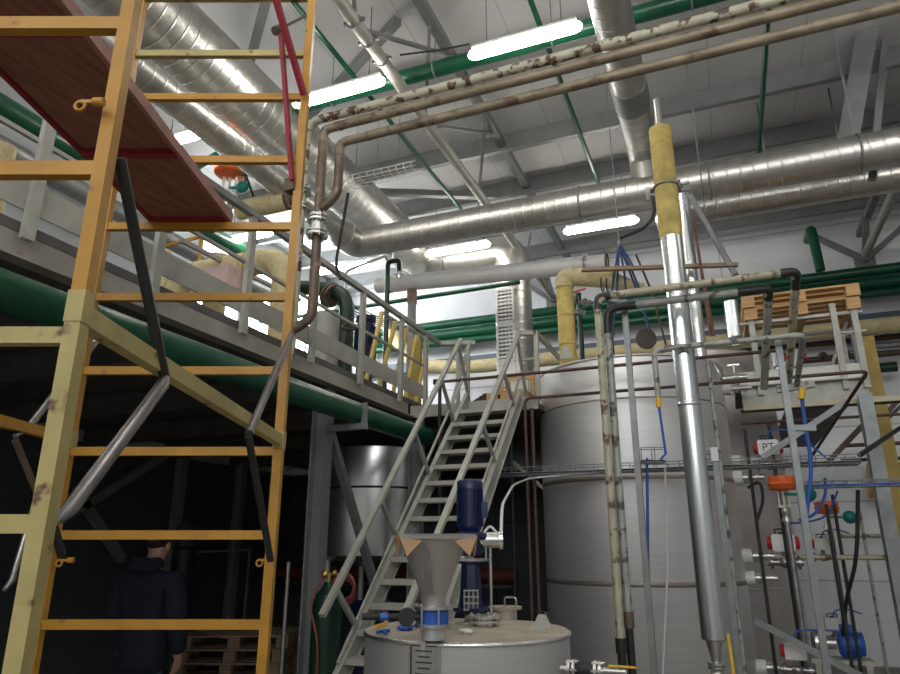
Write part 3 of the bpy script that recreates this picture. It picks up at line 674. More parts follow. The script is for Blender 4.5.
# manhole with hand wheel on top
mc = aty(646, 337, 6.75); q = MB(); q.cyl((mc.x, 6.9, TZ+.0), (mc.x, 6.9, TZ+.09), .2, n=28); m_ = q.build('manhole', 'stainless_dull', tk)
q = MB(); q.cyl((mc.x, 6.72, mc.z-.02), (mc.x, 6.78, mc.z-.02), .10, n=24); q.build('hatch_cover', mat('dark_brown_iron', (.05, .035, .03), .6), m_)
T2 = V((-.24, 9.25, 0)); T2Z = aty(745, 344, 8.32).z
t2 = thing('storage_tank', 'second tall tank behind right, brownish in the shade, showing pale top', 'tank', T2)
MB().lathe([(.2, .16), (TR*.9, .25), (TR, .35), (TR, T2Z-.02), (TR-.01, T2Z), (TR*.55, T2Z+.10), (.05, T2Z+.13)], T2, n=80).build('shell', 'stainless_dull', t2)
for z in (1.2, 2.3, 3.35): MB().lathe([(TR-.002, z-.012), (TR+.006, z-.009), (TR+.006, z+.009), (TR-.002, z+.012)], T2, n=80, caps=False).build('seam_band', 'stainless', t2)
for a_ in (-2.35, -.9, .6, 2.2): MB().cyl(T2+V((math.cos(a_)*.7, math.sin(a_)*.7, 0)), T2+V((math.cos(a_)*.7, math.sin(a_)*.7, .3)), .05).build('leg', 'stainless_dull', t2)
a = aty(734, 328, 8.6); q = MB(); q.lathe([(.05, 0), (.035, .1), (.035, .12)], (a.x, 8.6, T2Z+.06)); q.cyl((a.x, 8.6, T2Z+.17), (a.x, 8.6, aty(730, 302, 8.6).z), .085); 
tag(q.build('shiny_riser', 'bright'), 'short polished pipe jacket standing on the second tank', 'pipe')
LT = atp(374, 487, _C+_F*7.7, _F); LT.z = 0
t3 = thing('storage_tank', 'shiny stainless tank under the mezzanine, behind the grey column', 'tank', LT)
zb_ = atp(360, 556, _C+_F*7.15, _F).z; zs_ = atp(360, 487, _C+_F*7.15, _F).z
MB().lathe([(.1, zb_-.12), (.5, zb_-.05), (.62, zb_), (.62, 2.68), (.5, 2.74), (.05, 2.76)], LT, n=64).build('shell', 'stainless_glossy', t3)
MB().lathe([(.62, zs_-.012), (.628, zs_-.01), (.628, zs_+.01), (.62, zs_+.012)], LT, n=64, caps=False).build('seam_band', 'iron', t3)
for a_ in (-2.3, -.8, .8, 2.3): MB().cyl(LT+V((math.cos(a_)*.5, math.sin(a_)*.5, 0)), LT+V((math.cos(a_)*.5, math.sin(a_)*.5, zb_)), .035).build('leg', 'stainless_dull', t3)

# mixing tank in the foreground
MC = V((-1.135, 3.04, 0)); MR = .448; MZ = 1.30
mt = thing('mixing_tank', 'low round stainless mixing tank in the foreground with a dusty lid', 'tank', MC)
MB().lathe([(.1, .3), (MR*.85, .36), (MR, .45), (MR, MZ-.03), (MR, MZ-.012)], MC, n=80).build('shell', 'stainless', mt)
MB().lathe([(MR+.004, MZ-.02), (MR+.006, MZ-.008), (MR-.004, MZ), (.25, MZ+.012), (.02, MZ+.016)], MC, n=80).build('lid', mat('dusty_lid', (.46, .41, .33), .6, .3, .2, 9), mt)
MB().torus(MC+V((0, 0, MZ-.012)), (0, 0, 1), MR, .009, 80, 8).build('rim', 'bright', mt)
for a_ in (-2.3, -.8, .8, 2.3): MB().cyl(MC+V((math.cos(a_)*.36, math.sin(a_)*.36, 0)), MC+V((math.cos(a_)*.36, math.sin(a_)*.36, .42)), .03).build('leg', 'stainless_dull', mt)
def lid(x, y, dz=0): p = atz(x, y, MZ+.01); return V((p.x, p.y, MZ+.008+dz))
def mface(x, y, out=0):
    d = ray(x, y); d2 = V((d.x, d.y)); c2 = V((MC.x, MC.y)); bq = d2.dot(c2); A = d2.dot(d2); t_ = (bq-math.sqrt(bq*bq-A*(c2.dot(c2)-(MR+out)**2)))/A
    return _C + d*t_
# name plate
p = mface(424, 664, .015); nv = V((p.x-MC.x, p.y-MC.y, 0)).normalized(); sd = V((-nv.y, nv.x, 0))
q = MB(); q.box(p, (.1, .006, .12), ax=(sd, nv, V((0, 0, 1))))
for s_ in (-1, 1): q.box(p+sd*.058*s_-nv*.006, (.008, .03, .13), ax=(sd, nv, V((0, 0, 1))))
pl = q.build('name_plate', 'chrome', mt)
q = MB()
for i in range(5): q.box(p+nv*.004+V((0, 0, .045-.02*i)), (.07-(i % 2)*.02, .002, .005), ax=(sd, nv, V((0, 0, 1))))
q.build('print', 'print', pl)
MB().box(mface(424, 648, .01), (.018, .02, .05), ax=(sd, nv, V((0, 0, 1)))).build('plate_hook', 'stainless', mt)
p = lid(542, 629); q = MB(); q.poly([p+V((-.045, 0, 0)), p+V((.045, 0, 0)), p+V((.018, 0, .06)), p+V((-.012, 0, .06))], .008, (.3, 1, 0)); q.build('lifting_lug', 'pale_steel', mt)
p = lid(505, 617); q = MB(); q.cyl(p-V((0, 0, .01)), p+V((0, 0, .04)), .06, n=28); n_ = q.build('manhole', 'stainless_dull', mt)
q = MB(); q.cyl(p+V((0, 0, .04)), p+V((0, 0, .052)), .085, n=28); q.build('manhole_cover', mat('dusty_steel', (.40, .36, .29), .6, .4, .2, 9), n_)
q = MB(); q.tube(fillet([p+V((.0, 0, .05)), p+V((.0, 0, .095)), p+V((.06, 0, .095)), p+V((.06, 0, .05))], .015), .005, 8); q.build('handle', 'chrome', n_)
p = lid(484, 627); q = MB(); q.cyl(p-V((0, 0, .01)), p+V((0, 0, .05)), .045); flange(q, p+V((0, 0, .035)), (0, 0, 1), .07, .012, 8); q.build('nozzle', 'stainless_dull', mt)
MB().cyl(lid(545, 618)-V((0, 0, .004)), lid(545, 618)+V((0, 0, .003)), .018).build('plug', 'tube', mt)

# hopper with butterfly valve
hp = lid(433, 639); D0 = (hp-_C).dot(_F)
def hz(y): return atp(433, y, hp, _fh).z
hop = thing('feed_hopper', 'conical steel hopper with cardboard rim standing on the mixing tank lid', 'hopper', hp)
z1, z2, z3, z4, z5 = hz(626), hz(606), hz(598), hz(540), hz(537)
rr = .045; rt = .135
MB().lathe([(rr, 0), (rr, z1-hp.z), (rr+.012, z1-hp.z), (rr+.012, z1-hp.z+.008)], hp, n=32).build('outlet_pipe', 'stainless', hop)
MB().lathe([(rr, z2-hp.z), (rr, z3-hp.z), (rr+.004, z3-hp.z+.015), (rt, z4-hp.z), (rt+.01, z4-hp.z+.006)], hp, n=40).build('cone', 'stainless_dull', hop)
wv = MB(); 
for k in range(2): pass
zm = (z1+z2)/2
q = MB(); q.cyl((hp.x, hp.y, z1+.01), (hp.x, hp.y, z2-.008), rr+.012, n=28); bv = q.build('butterfly_valve', 'bblue', hop)
q = MB()
for z in (z1+.004, z2-.004): q.cyl((hp.x, hp.y, z-.006), (hp.x, hp.y, z+.006), rr+.028, n=28)
for i in range(6): 
    a_ = i*math.pi/3+.2; q.cyl((hp.x+math.cos(a_)*(rr+.02), hp.y+math.sin(a_)*(rr+.02), z1-.01), (hp.x+math.cos(a_)*(rr+.02), hp.y+math.sin(a_)*(rr+.02), z2+.01), .005, n=8)
q.build('flange', 'chrome', bv)
q = MB(); c = V((hp.x, hp.y, zm)) - _R*.10 - _fh*.03
q.cyl(c-_fh*.03, c+_fh*.02, .032, n=20); q.cyl(c+_R*.0, c+_R*.06, .014); q.tube([c, c-_R*.05, c-_R*.17], [.018, .012, .013], 10); q.build('lever', 'rubber', bv)
MB().cyl(c-_R*.07, c-_R*.10, .0145, n=10).build('lever_sleeve', 'bblue', bv)
# cardboard with taped edge and hanging corners
q = MB(); cz = z4+.012; ca = math.radians(8); cx_ = _R*math.cos(ca)+_fh*math.sin(ca); cy_ = _fh*math.cos(ca)-_R*math.sin(ca); cc = V((hp.x, hp.y, cz))
hw = .148
q.box(cc, (2*hw, 2*hw, .012), ax=(cx_, cy_, V((0, 0, 1))))
for sx_ in (-1, 1): 
    f = cc-cy_*hw; q.poly([f+cx_*sx_*hw, f+cx_*sx_*hw*.42-V((0, 0, .015)), f+cx_*sx_*hw*.8-V((0, 0, .072))-cy_*.01], .006, cy_)
    f = cc+cx_*sx_*hw; q.poly([f-cy_*hw, f+cy_*hw*.3-V((0, 0, .02)), f-cy_*hw*.6-V((0, 0, .07))], .006, cx_)
cb = q.build('cardboard_cover', 'card', hop)
q = MB(); q.box(cc-cy_*(hw+.002)+V((0, 0, .0)), (hw*1.9, .004, .016), ax=(cx_, cy_, V((0, 0, 1)))); q.box(cc-cy_*(hw*.8)+V((0, 0, .008)), (hw*1.5, .08, .003), ax=(cx_, cy_, V((0, 0, 1)))); q.build('foil_tape', 'tape', cb)
MB().bar(hp-_fh*.062-_R*.012+V((0, 0, z3-hp.z+.02)), hp-_fh*.125-_R*.03+V((0, 0, z4-hp.z-.01)), .03, .004, _fh).build('seam_strip', 'tube', hop)

# agitator gear motor
gp = lid(471, 624); 
def gz(y): return atp(469, y, gp, _fh).z
gm = thing('agitator_motor', 'navy vertical gear motor standing on the mixing tank behind the hopper', 'motor', gp)
za, zb2, zc, zd2, ze, zf2, zg = gz(612), gz(562), gz(556), gz(540), gz(532), gz(488), gz(480)
q = MB(); q.lathe([(.052, 0), (.052, .012), (.03, .012), (.03, .04)], gp, n=24); q.build('mounting_flange', 'stainless_dull', gm)
q = MB(); q.box((gp.x, gp.y, za+.012), (.125, .125, .016)); q.lathe([(.062, za+.01), (.055, za+.06), (.045, zb2-.01), (.06, zb2-.005), (.06, zb2+.006)], (gp.x, gp.y, 0), n=8, flat=True); q.build('lantern', 'blue', gm)
q = MB(); f = V((gp.x, gp.y, za+.055))-_fh*.06
for i in range(4):
    q.box(f+_R*(-.03+.02*i), (.006, .006, .09)); q.box(f+V((0, 0, -.04+.027*i)), (.07, .006, .006), rz=YAW)
q.build('guard_mesh', 'chrome', gm)
MB().box((gp.x, gp.y, zb2+.01), (.15, .13, .012)).build('plate', 'chrome', gm)
q = MB(); q.lathe([(.05, zc), (.058, zc+.01), (.058, zd2-.02), (.05, zd2)], (gp.x, gp.y, 0), n=10, flat=True); q.box((gp.x+.0, gp.y, (zc+zd2)/2), (.11, .10, zd2-zc-.03)); q.build('gearbox', 'blue', gm)
q = MB(); q.lathe([(.075, zd2), (.082, zd2+.006), (.082, ze-.006), (.05, ze), (.04, ze+.012)], (gp.x, gp.y, 0), n=32); q.build('adapter', 'blue', gm)
q = MB(); q.lathe([(.045, ze+.008), (.056, ze+.02), (.056, zf2), (.052, zf2+.004)], (gp.x, gp.y, 0), n=32)
for i in range(24):
    a_ = 2*math.pi*i/24; c = V((gp.x+math.cos(a_)*.058, gp.y+math.sin(a_)*.058, 0)); q.box(c+V((0, 0, (ze+zf2)/2+.01)), (.012, .003, zf2-ze-.03), rz=a_)
mo = q.build('motor_body', 'blue', gm)
q = MB(); q.lathe([(.062, zf2-.01), (.062, zg-.01), (.052, zg), (.01, zg+.002)], (gp.x, gp.y, 0), n=32); q.build('fan_cover', 'blue', mo)
MB().box(V((gp.x, gp.y, (ze+zf2)/2))+_R*.068, (.03, .06, .07), rz=YAW).build('terminal_box', 'blue', mo)
# level instrument with white cable
q0 = atp(490, 540, gp, _fh); 
li = thing('level_sensor', 'round steel sensor housing on a bent rod beside the navy gear motor', 'sensor', (lid(497, 612)))
MB().cyl(q0-_R*.035, q0+_R*.045, .036, n=24).build('housing', 'chrome', li)
q = MB(); q.cyl(q0+_R*.045, q0+_R*.058, .042, n=24); q.cyl(q0-_R*.05, q0-_R*.03, .03); q.build('cap', 'bright', li)
pb_ = lid(494, 618); q = MB(); q.tube(fillet([q0-V((0, 0, .03)), V((q0.x, q0.y, pb_.z+.15)), V((q0.x, q0.y, pb_.z-.0))], .03), .008, 10); q.tube(fillet([q0-_R*.02-V((0, 0, .03)), q0-_R*.02-V((0, 0, .09)), q0-_R*.06-V((0, 0, .09))], .02), .006, 8); q.build('stem', 'chrome', li)
e0 = atp(501, 533, gp, _fh); MB().tube(fillet([q0-_R*.03+V((0, 0, .03)), q0-_R*.0+V((0, 0, .07)), e0-_R*.02, e0], .05), .006, 8).build('conduit', 'whitecable', li)
tag(MB().tube(fillet([e0, atp(502, 505, gp+_fh*.3, _fh), atp(513, 485, gp+_fh*1.5, _fh), aty(530, 478, 5.95), aty(600, 472, 5.98)], .3, 8), .008, 8).build('white_cable', 'whitecable'), 'white cable rising from the steel sensor to the wire tray', 'cable')
def blob(mb, c, s, n=8):
    for _ in range(n): mb.sphere(V(c)+V((random.uniform(-s, s), random.uniform(-s, s)*.7, random.uniform(0, s*.5)+s*.25)), s*random.uniform(.4, .7), 8, (1.2, .9, .6))
q = MB(); blob(q, lid(407, 630), .028, 10); tag(q.build('blue_rag', 'bblue'), 'crumpled blue rag on the mixing tank lid beside the valve lever', 'rag')
q = MB(); q.bar(lid(377, 634, .008), lid(389, 632, .008), .012, .012); q.sphere(lid(385, 634, .01), .012, 8); tag(q.build('blue_clip', 'bblue'), 'small blue clip on the left edge of the tank lid', 'clip')
q = MB(); q.bar(lid(375, 628, .007), lid(386, 625, .007), .014, .012); q.sphere(lid(386, 624, .01), .01, 8); tag(q.build('yellow_clip', 'yplastic'), 'small yellow clip on the left edge of the tank lid', 'clip')
q = MB(); blob(q, lid(466, 634), .022, 9); tag(q.build('plastic_film', 'white'), 'crumpled clear film on the tank lid right of the hopper foot', 'film')
# outlet valve at the right of the mixing tank
p = mface(561, 668, 0); q0 = V((p.x, p.y, p.z)); dx = V((1, 0, 0))
ov = thing('outlet_valve', 'black flanged valve with yellow handle at the right of the mixing tank', 'valve', p)
q = MB(); q.cyl(p-dx*.02, p+dx*.03, .012); q.cyl(p+dx*.16, p+dx*.26, .012); q.build('stub', 'chrome', ov)
for k in (.045, .15): flange(MB(), p+dx*k, dx, .036, .012, 6).build('flange', 'chrome', ov)
q = MB(); q.lathe([(.022, 0), (.03, .02), (.03, .06), (.022, .08)], p+dx*.057, dx, 20); q.build('body', 'rubber', ov)
MB().bar(p+dx*.19+V((0, 0, .02)), p+dx*.30+V((0, -.01, .02)), .012, .006).build('handle', 'yplastic', ov)

# gas cylinder by the column
gc = atp(326, 640, _C+_F*4.55, _F); gc.z = 0
cy = thing('gas_cylinder', 'dark gas cylinder with brass regulator and red hose beside the grey column', 'gas cylinder', gc)
zc_ = atp(326, 582, gc, _fh).z
MB().lathe([(.10, 0), (.105, .02), (.105, zc_-.16), (.085, zc_-.08), (.04, zc_-.03), (.03, zc_)], gc, n=32).build('bottle', 'dgreen', cy)
q = MB(); q.cyl(gc+V((0, 0, zc_)), gc+V((0, 0, zc_+.06)), .016); q.sphere(gc+V((0, 0, zc_+.05))-_R*.03, .028, 12); q.sphere(gc+V((0, 0, zc_+.06))+_R*.035, .022, 12); q.cyl(gc+V((0, 0, zc_+.05))-_R*.06, gc+V((0, 0, zc_+.05))+_R*.06, .01); q.build('regulator', 'brass', cy)
q = MB(); h0 = gc+V((0, 0, zc_+.03))
for k in range(3): q.torus(h0+_R*.1-V((0, 0, .06+.02*k))+_fh*.02*k, _fh*.9+_R*.3, .085, .011, 28, 8)
q.tube(fillet([h0-_R*.04, h0-_R*.12-V((0, 0, .15))-_fh*.06, h0-_R*.03-V((0, 0, .4))-_fh*.12, h0-_R*.02-V((0, 0, zc_-.03))-_fh*.13], .1), .008, 8); q.build('hose', 'redhose', cy)
# ================================================================ ON THE MEZZANINE
Y5 = 5.0
def y5(x, y): return aty(x, y, Y5)
def insul(label, pts, r, m='insul', R=.25, name='insulated_pipe', bands=()):
    o = tag(MB().tube(fillet(pts, R, 7), r, 20).build(name, m), label, 'pipe', 'insulated pipes')
    for c, ax in bands: MB().torus(c, ax, r+.002, .006, 24).build('strap', 'olive', o)
    return o
c0, c1 = y5(196, 273), y5(287, 258); zc = (c0.z+c1.z)/2
insul('cream insulated pipe with a bend, crossing behind the scaffold above the grey toe board', [(c0.x-.25, Y5, PZ+.1), (c0.x-.25, Y5, zc), (c1.x, Y5, zc), (c1.x, Y5, PZ+.3)], .125, R=.3, bands=[((y5(250, 265).x, Y5, zc), (1, 0, 0)), ((y5(228, 265).x, Y5, zc), (1, 0, 0))])
a = aty(163, 260, 5.6); insul('upright cream insulated pipe left, seen below the deck end', [(a.x, 5.6, PZ), (a.x, 5.6, 5.0)], .09)
b = aty(221, 240, 5.5); insul('thick upright cream insulated pipe below the control valve', [(b.x, 5.5, PZ), (b.x, 5.5, 4.75)], .125)
d0, d1 = aty(240, 210, 5.5), aty(288, 201, 5.5); zd_ = (d0.z+d1.z)/2
insul('short level cream insulated pipe beside the control valve', [(d0.x, 5.5, zd_), (d1.x, 5.5, zd_)], .11)
d1.x -= .02; q = MB(); flange(q, (d1.x+.04, 5.5, zd_), (1, 0, 0), .11, .02, 8); q.cyl((d1.x, 5.5, zd_), (d1.x+.1, 5.5, zd_), .06); q.cyl((d1.x+.03, 5.5, zd_+.1), (d1.x+.03, 5.5, zd_+.22), .02); tag(q.build('pipe_flange', 'rust'), 'dark bolted flange closing the short cream pipe', 'flange')
q = atx(3, 147, -5.75); insul('rounded cream insulated pipe end at the left edge of the picture', [(-5.75, q.y, PZ), (-5.75, q.y, q.z)], .11)
p = y5(232, 283); tag(MB().span(p.x-.25, p.x+.2, 4.7, 4.95, p.z-.14, p.z+.06).build('wrapped_box', 'pinkwrap'), 'pinkish wrapped box just under the cream pipe', 'box')
tag(MB().span(-4.2, -3.9, 4.55, 4.7, PZ, 3.55).build('wrapped_stand', 'pale_steel'), 'pale square stand on the mezzanine under the pinkish box', 'stand')
# control valves
def control_valve(loc, label, s=1.0, kx=.125, kz=.24, kr=.06, drum=False):
    t = thing('control_valve', label, 'valve', loc, 'control valves with orange caps'); o = V(loc)
    MB().lathe([(.05*s, 0), (.05*s, .03*s), (.035*s, .05*s), (.045*s, .12*s), (.03*s, .18*s)], o, n=20).build('valve_body', 'chrome', t)
    q = MB()
    for k in (-1, 1): q.cyl(o+_R*k*.055*s+V((0, 0, .16*s)), o+_R*k*.055*s+V((0, 0, .36*s)), .011*s, n=8)
    q.box(o+V((0, 0, .17*s)), (.15*s, .05*s, .03*s), rz=YAW); q.cyl(o+V((0, 0, .17*s)), o+V((0, 0, .36*s)), .012*s); q.build('yoke', 'white', t)
    MB().lathe([(.03*s, .34*s), (.13*s, .35*s), (.14*s, .36*s), (.14*s, .40*s), (.15*s, .405*s), (.15*s, .42*s), (.14*s, .425*s), (.14*s, .49*s), (.12*s, .5*s), (.02*s, .51*s)] if drum else [(.03*s, .34*s), (.13*s, .37*s), (.145*s, .385*s), (.145*s, .41*s), (.12*s, .45*s), (.05*s, .475*s), (.02*s, .5*s)], o, n=32).build('diaphragm_case', 'orange', t)
    q = MB(); c = o+_R*kx*s+V((0, 0, kz*s))-_fh*.02; q.sphere(c, kr*s, 16, (1, .8, 1)); q.cyl(o+V((0, 0, kz*s)), c, .014*s); q.build('positioner', 'teal', t)
    return t
cv = aty(227, 208, 5.35); control_valve((cv.x, 5.35, cv.z-.05), 'control valve with orange cap beside the red-brown deck edge', 1.25)
q = MB(); c = aty(246, 175, 5.3); q.cyl(c-_R*.08, c+_R*.08, .012, n=8); q.cyl(c-V((0, 0, .08)), c+V((0, 0, .08)), .012, n=8); q.cyl(c, c-_fh*.06, .02); q.cyl(c, c+V((0, .25, -.3)), .012)
tag(q.build('stop_valve', 'iron'), 'small black stop valve right of the orange valve cap by the deck', 'valve')
p = aty(208, 162, 5.6); MBq = MB().tube([(XL, p.y+.5, p.z-.06), p+V((.12, 0, .06))], .05, 12); tag(MBq.build('green_pipe', 'green'), 'short green pipe stub behind the orange valve cap', 'pipe', 'green pipes')
tag(MB().bar(atx(180, 240, -4.4), atx(300, 300, -4.4), .04).build('grey_rail', 'grey_steel'), 'thin grey rail slanting in front of cream insulated pipes', 'rail')
# yellow rail on the mezzanine
yr = thing('yellow_rail', 'low yellow hand rail behind the grey toe board, beyond the deck end', 'railing', (-4.5, 6.2, PZ))
a, b = aty(150, 250, 6.2), aty(203, 236, 6.2); MB().bar(a, b, .035).build('top_rail', 'yellow', yr)
for p in (a.lerp(b, .02), a.lerp(b, .98)): MB().bar((p.x, 6.2, PZ), (p.x, 6.2, p.z), .035).build('post', 'yellow', yr)
# white vessel, green flanged pipe
a = aty(328, 328, 5.0); v = thing('filter_vessel', 'pale cylindrical vessel standing on the mezzanine by the risers', 'vessel', (a.x-.02, 5.0, PZ))
MB().lathe([(.11, .05), (.12, .08), (.12, .56), (.1, .6), (.03, .62)], (a.x-.02, 5.0, PZ), n=32).build('vessel_body', 'pale_steel', v)
MB().lathe([(.13, 0), (.13, .05)], (a.x-.02, 5, PZ)).build('vessel_foot', 'galv', v)
a, b = aty(318, 288, 5.5), aty(340, 300, 5.5); c = aty(346, 330, 5.5)
gp_ = thing('green_flanged_pipe', 'dark green bent pipe with a rusty flange beside the risers', 'pipe', (c.x, 5.5, PZ))
MB().tube(fillet([a+V((-.3, 0, .05)), a, (c.x, 5.5, b.z+.05), (c.x, 5.5, PZ)], .18), .075, 18).build('bend', 'dgreen', gp_)
q = MB(); flange(q, a.lerp(b, .6), (b-a), .13, .025, 8); q.build('flange', 'rust', gp_)
q = MB(); c = aty(350, 327, 5.3); q.torus(c, (.3, -.6, .8), .07, .013, 20, 8); q.cyl(c-V((.0, 0, .0)), c+V((-.1, 0, -.3)), .012); q.bar(c-_R*.06, c+_R*.06, .012); q.cyl(c+V((-.1, 0, -.3)), (c.x-.1, 5.3, PZ), .025)
tag(q.build('hand_wheel', 'iron'), 'small black hand wheel on a spindle behind the grey rail', 'hand wheel')
# blue pump
p = aty(364, 370, 6.0); zt = aty(364, 316, 6.0).z; pm = thing('blue_pump', 'upright navy pump motor behind the grey rail', 'pump', (p.x, 6.0, PZ))
o = V((p.x, 6.0, 0)); zmid = PZ+(zt-PZ)*.45
q = MB(); q.lathe([(.1, zmid), (.105, zmid+.03), (.105, zt-.12), (.085, zt-.1), (.085, zt-.08), (.11, zt-.07), (.11, zt-.02), (.05, zt)], o, n=28)
for i in range(16): a_ = i*math.pi/8; q.box(o+V((math.cos(a_)*.11, math.sin(a_)*.11, (zmid+zt-.1)/2)), (.02, .006, zt-.16-zmid), rz=a_)
q.build('motor_body', 'blue', pm)
MB().lathe([(.14, PZ), (.14, PZ+.04), (.09, PZ+.06), (.085, zmid-.04), (.13, zmid-.03), (.13, zmid)], o, n=28).build('pump_casing', 'blue', pm)
MB().box(o+V((.13, -.02, (zmid+zt)/2)), (.08, .1, .12)).build('terminal_box', 'blue', pm)
# yellow slanting guard
yg = thing('yellow_guard', 'row of slanting yellow bars leaning behind the grey mezzanine rail', 'guard', (-3.1, 6.0, PZ))
tops = [(382, 312), (396, 320), (407, 327), (417, 335), (428, 341)]; bots = [(368, 372), (381, 378), (395, 384), (407, 388), (418, 392)]
tp = [atx(x, y, -3.12) for x, y in tops]; btm = [atx(x, y, -3.12) for x, y in bots]
for a, b in zip(tp, btm): 
    d = (b-a); k = (PZ+.02-a.z)/d.z; MB().bar(a, a+d*k, .035).build('bar', 'paleyellow', yg)
MB().bar((-3.12, btm[0].y-.25, PZ+.015), (-3.12, btm[-1].y+.1, PZ+.015), .035).build('foot_rail', 'yellow', yg)
MB().bar(tp[0], tp[-1], .02).build('top_rail', 'grey_steel', yg)
p = aty(416, 365, 7.4); tag(MB().span(p.x-.07, p.x+.07, 7.36, 7.42, PZ, aty(416, 340, 7.4).z).build('yellow_post', 'olive'), 'flat yellow post beyond the slanting yellow bars', 'post')
# white post supporting the foil pipe, foil pipe, hooked pipes
fa, fb = aty(376, 286, 8.0), aty(607, 262.5, 8.0)
fp = thing('foil_pipe', 'white foil-wrapped pipe with flanged ends crossing in front of the grilled duct', 'pipe', fa)
d = (fb-fa).normalized()
MB().tube([fa+d*.25, fb-d*.28], .115, 24).build('jacket', 'foil', fp)
MB().lathe([(.04, -.02), (.10, .01), (.108, .03), (.108, .2)], fa, d, 24).build('end_cap', 'foil', fp)
MB().lathe([(.1, -.26), (.108, -.25), (.108, -.02), (.09, 0)], fb, d, 24).build('end_cap', 'foil', fp)
for c in (fa+d*.22, fb-d*.27): q = MB(); flange(q, c, d, .13, .018, 8); q.build('flange', 'chrome', fp)
MB().torus(fb, d, .115, .014, 24).build('end_ring', 'rust', fp)
p = aty(412, 300, 8.0); zz_ = fa.lerp(fb, (p.x-fa.x)/(fb.x-fa.x)).z-.118
ps = thing('pipe_stand', 'zinc post with a wooden block carrying the white foil pipe', 'post', (p.x, 8.0, PZ))
MB().bar((p.x, 8.0, PZ), (p.x, 8.0, zz_-.2), .09, .09, (1, 0, 0)).build('post', 'galv', ps); MB().box((p.x, 8.0, zz_-.1), (.1, .12, .2)).build('block', 'oldwood', ps)
tag(MB().tube(fillet([aty(345, 330, 7.6), aty(346, 271, 7.6), aty(385, 256, 7.6), aty(388, 262, 7.6), aty(388, 300, 7.6)], .06), .02, 10).build('white_pipe', 'white'), 'thin white bent pipe arching behind the mezzanine rail', 'pipe')
a = aty(388, 262, 7.5); z0 = a.z
tag(MB().tube(fillet([(a.x, 7.5, PZ), (a.x, 7.5, z0), (a.x+.17, 7.5, z0), (a.x+.17, 7.5, z0-.16)], .06), .033, 12).build('green_pipe', 'dgreen'), 'upright green pipe with a hook top behind the grey rail', 'pipe', 'green pipes')
q = MB(); c = V((a.x+.17, 7.5, z0-.18)); q.cyl(c, c-V((0, 0, .08)), .03); q.cyl(c-_R*.07-V((0, 0, .02)), c+_R*.07-V((0, 0, .02)), .015); q.cyl((a.x+.06, 7.5, z0+.0), (a.x+.06, 7.5, z0+.15), .012); q.cyl(c+V((0, 0, .06)), c, .02); q.tube([(a.x+.06, 7.5, z0+.03), (c.x, 7.5, z0+.03), c], .008, 6); q.cyl((a.x+.06, 7.48, z0+.15), (a.x+.06, 7.52, z0+.15), .03)
tag(q.build('small_valve', 'chrome'), 'small steel valve with gauge on the green pipe hook', 'valve')
q = MB()
for k in range(5): q.tube(fillet([aty(330, 285+k*3, 8.5), aty(352, 305+k*3, 8.5), aty(380, 318+k*2, 8.5), aty(400, 322+k*2, 8.5)], .3), .012, 6)
tag(q.build('cable_bundle', mat('slate_cable', (.07, .08, .14), .5)), 'bundle of slate-blue cables behind the mezzanine rail', 'cable', None)['kind'] = 'stuff'
# yellow insulated elbow pipe on the tank
YE = 6.75
a, b = aty(564, 278, YE), aty(600, 279, YE); c = aty(640, 290, YE)
yi = thing('insulated_pipe', 'yellow insulated pipe rising from the tank top and bending right', 'pipe', (a.x, YE, TZ), 'insulated pipes')
MB().tube([(a.x, YE, TZ+.02), (a.x, YE, a.z-.10)], .09, 24).build('riser', 'yinsul', yi)
MB().tube(fillet([(a.x, YE, a.z-.12), (a.x, YE, a.z-.0), (a.x+.11, YE, a.z-.0)], .11, 7), .1, 24).build('elbow', 'insul', yi)
MB().tube([(a.x+.1, YE, a.z), (b.x+.1, YE, b.z-.02), (c.x-.05, YE, c.z+.03), (c.x+.04, YE, c.z+.02)], [.098, .095, .07, .045], 24).build('branch', 'insul', yi)
q = MB()
for k in (.45, .53): 
    p = V((a.x+.1, YE, a.z)).lerp(c, k); q.torus(p, (1, 0, -.1), .092, .007, 24)
q.build('strap', 'rubber', yi)
for z in (TZ+.3, TZ+.62): MB().torus((a.x, YE, z), (0, 0, 1), .091, .004, 24).build('seam', 'olive', yi)
tag(MB().angle(aty(582, 272, 6.55), aty(738, 267, 6.55), .05, .008).build('angle_bar', mat('tan_bar', (.26, .17, .11), .6)), 'brown angle bar lying level behind the silver pipe, over the tank', 'bar')
# blue lifting straps
sg = thing('lifting_strap', 'blue lifting straps hanging in a tent shape over the tank', 'strap', aty(620, 243, 6.5))
ap = aty(619, 244, 6.6)
for e in ((601, 340), (612, 342), (634, 268), (640, 290), (650, 330), (627, 300)):
    MB().tube([ap, ap.lerp(aty(*e, 6.6), .5)+V((.01, .02, 0)), aty(*e, 6.6)], .011, 6).build('strap', 'navystrap', sg)
MB().tube([aty(607, 268, 6.6), aty(620, 267, 6.6), aty(640, 268, 6.6)], .011, 6).build('strap', 'navystrap', sg)
MB().torus(ap, (1, 0, 0), .03, .008, 16).build('ring', 'chrome', sg)
MB().cyl(ap+V((0, 0, .02)), (ap.x, ap.y, HC), .005, n=6).build('hanging_wire', 'galv', sg)
MB().tube([aty(636, 255, 6.65), aty(652, 292, 6.65), aty(666, 345, 6.65)], .011, 6).build('rod', 'brownpipe', sg)
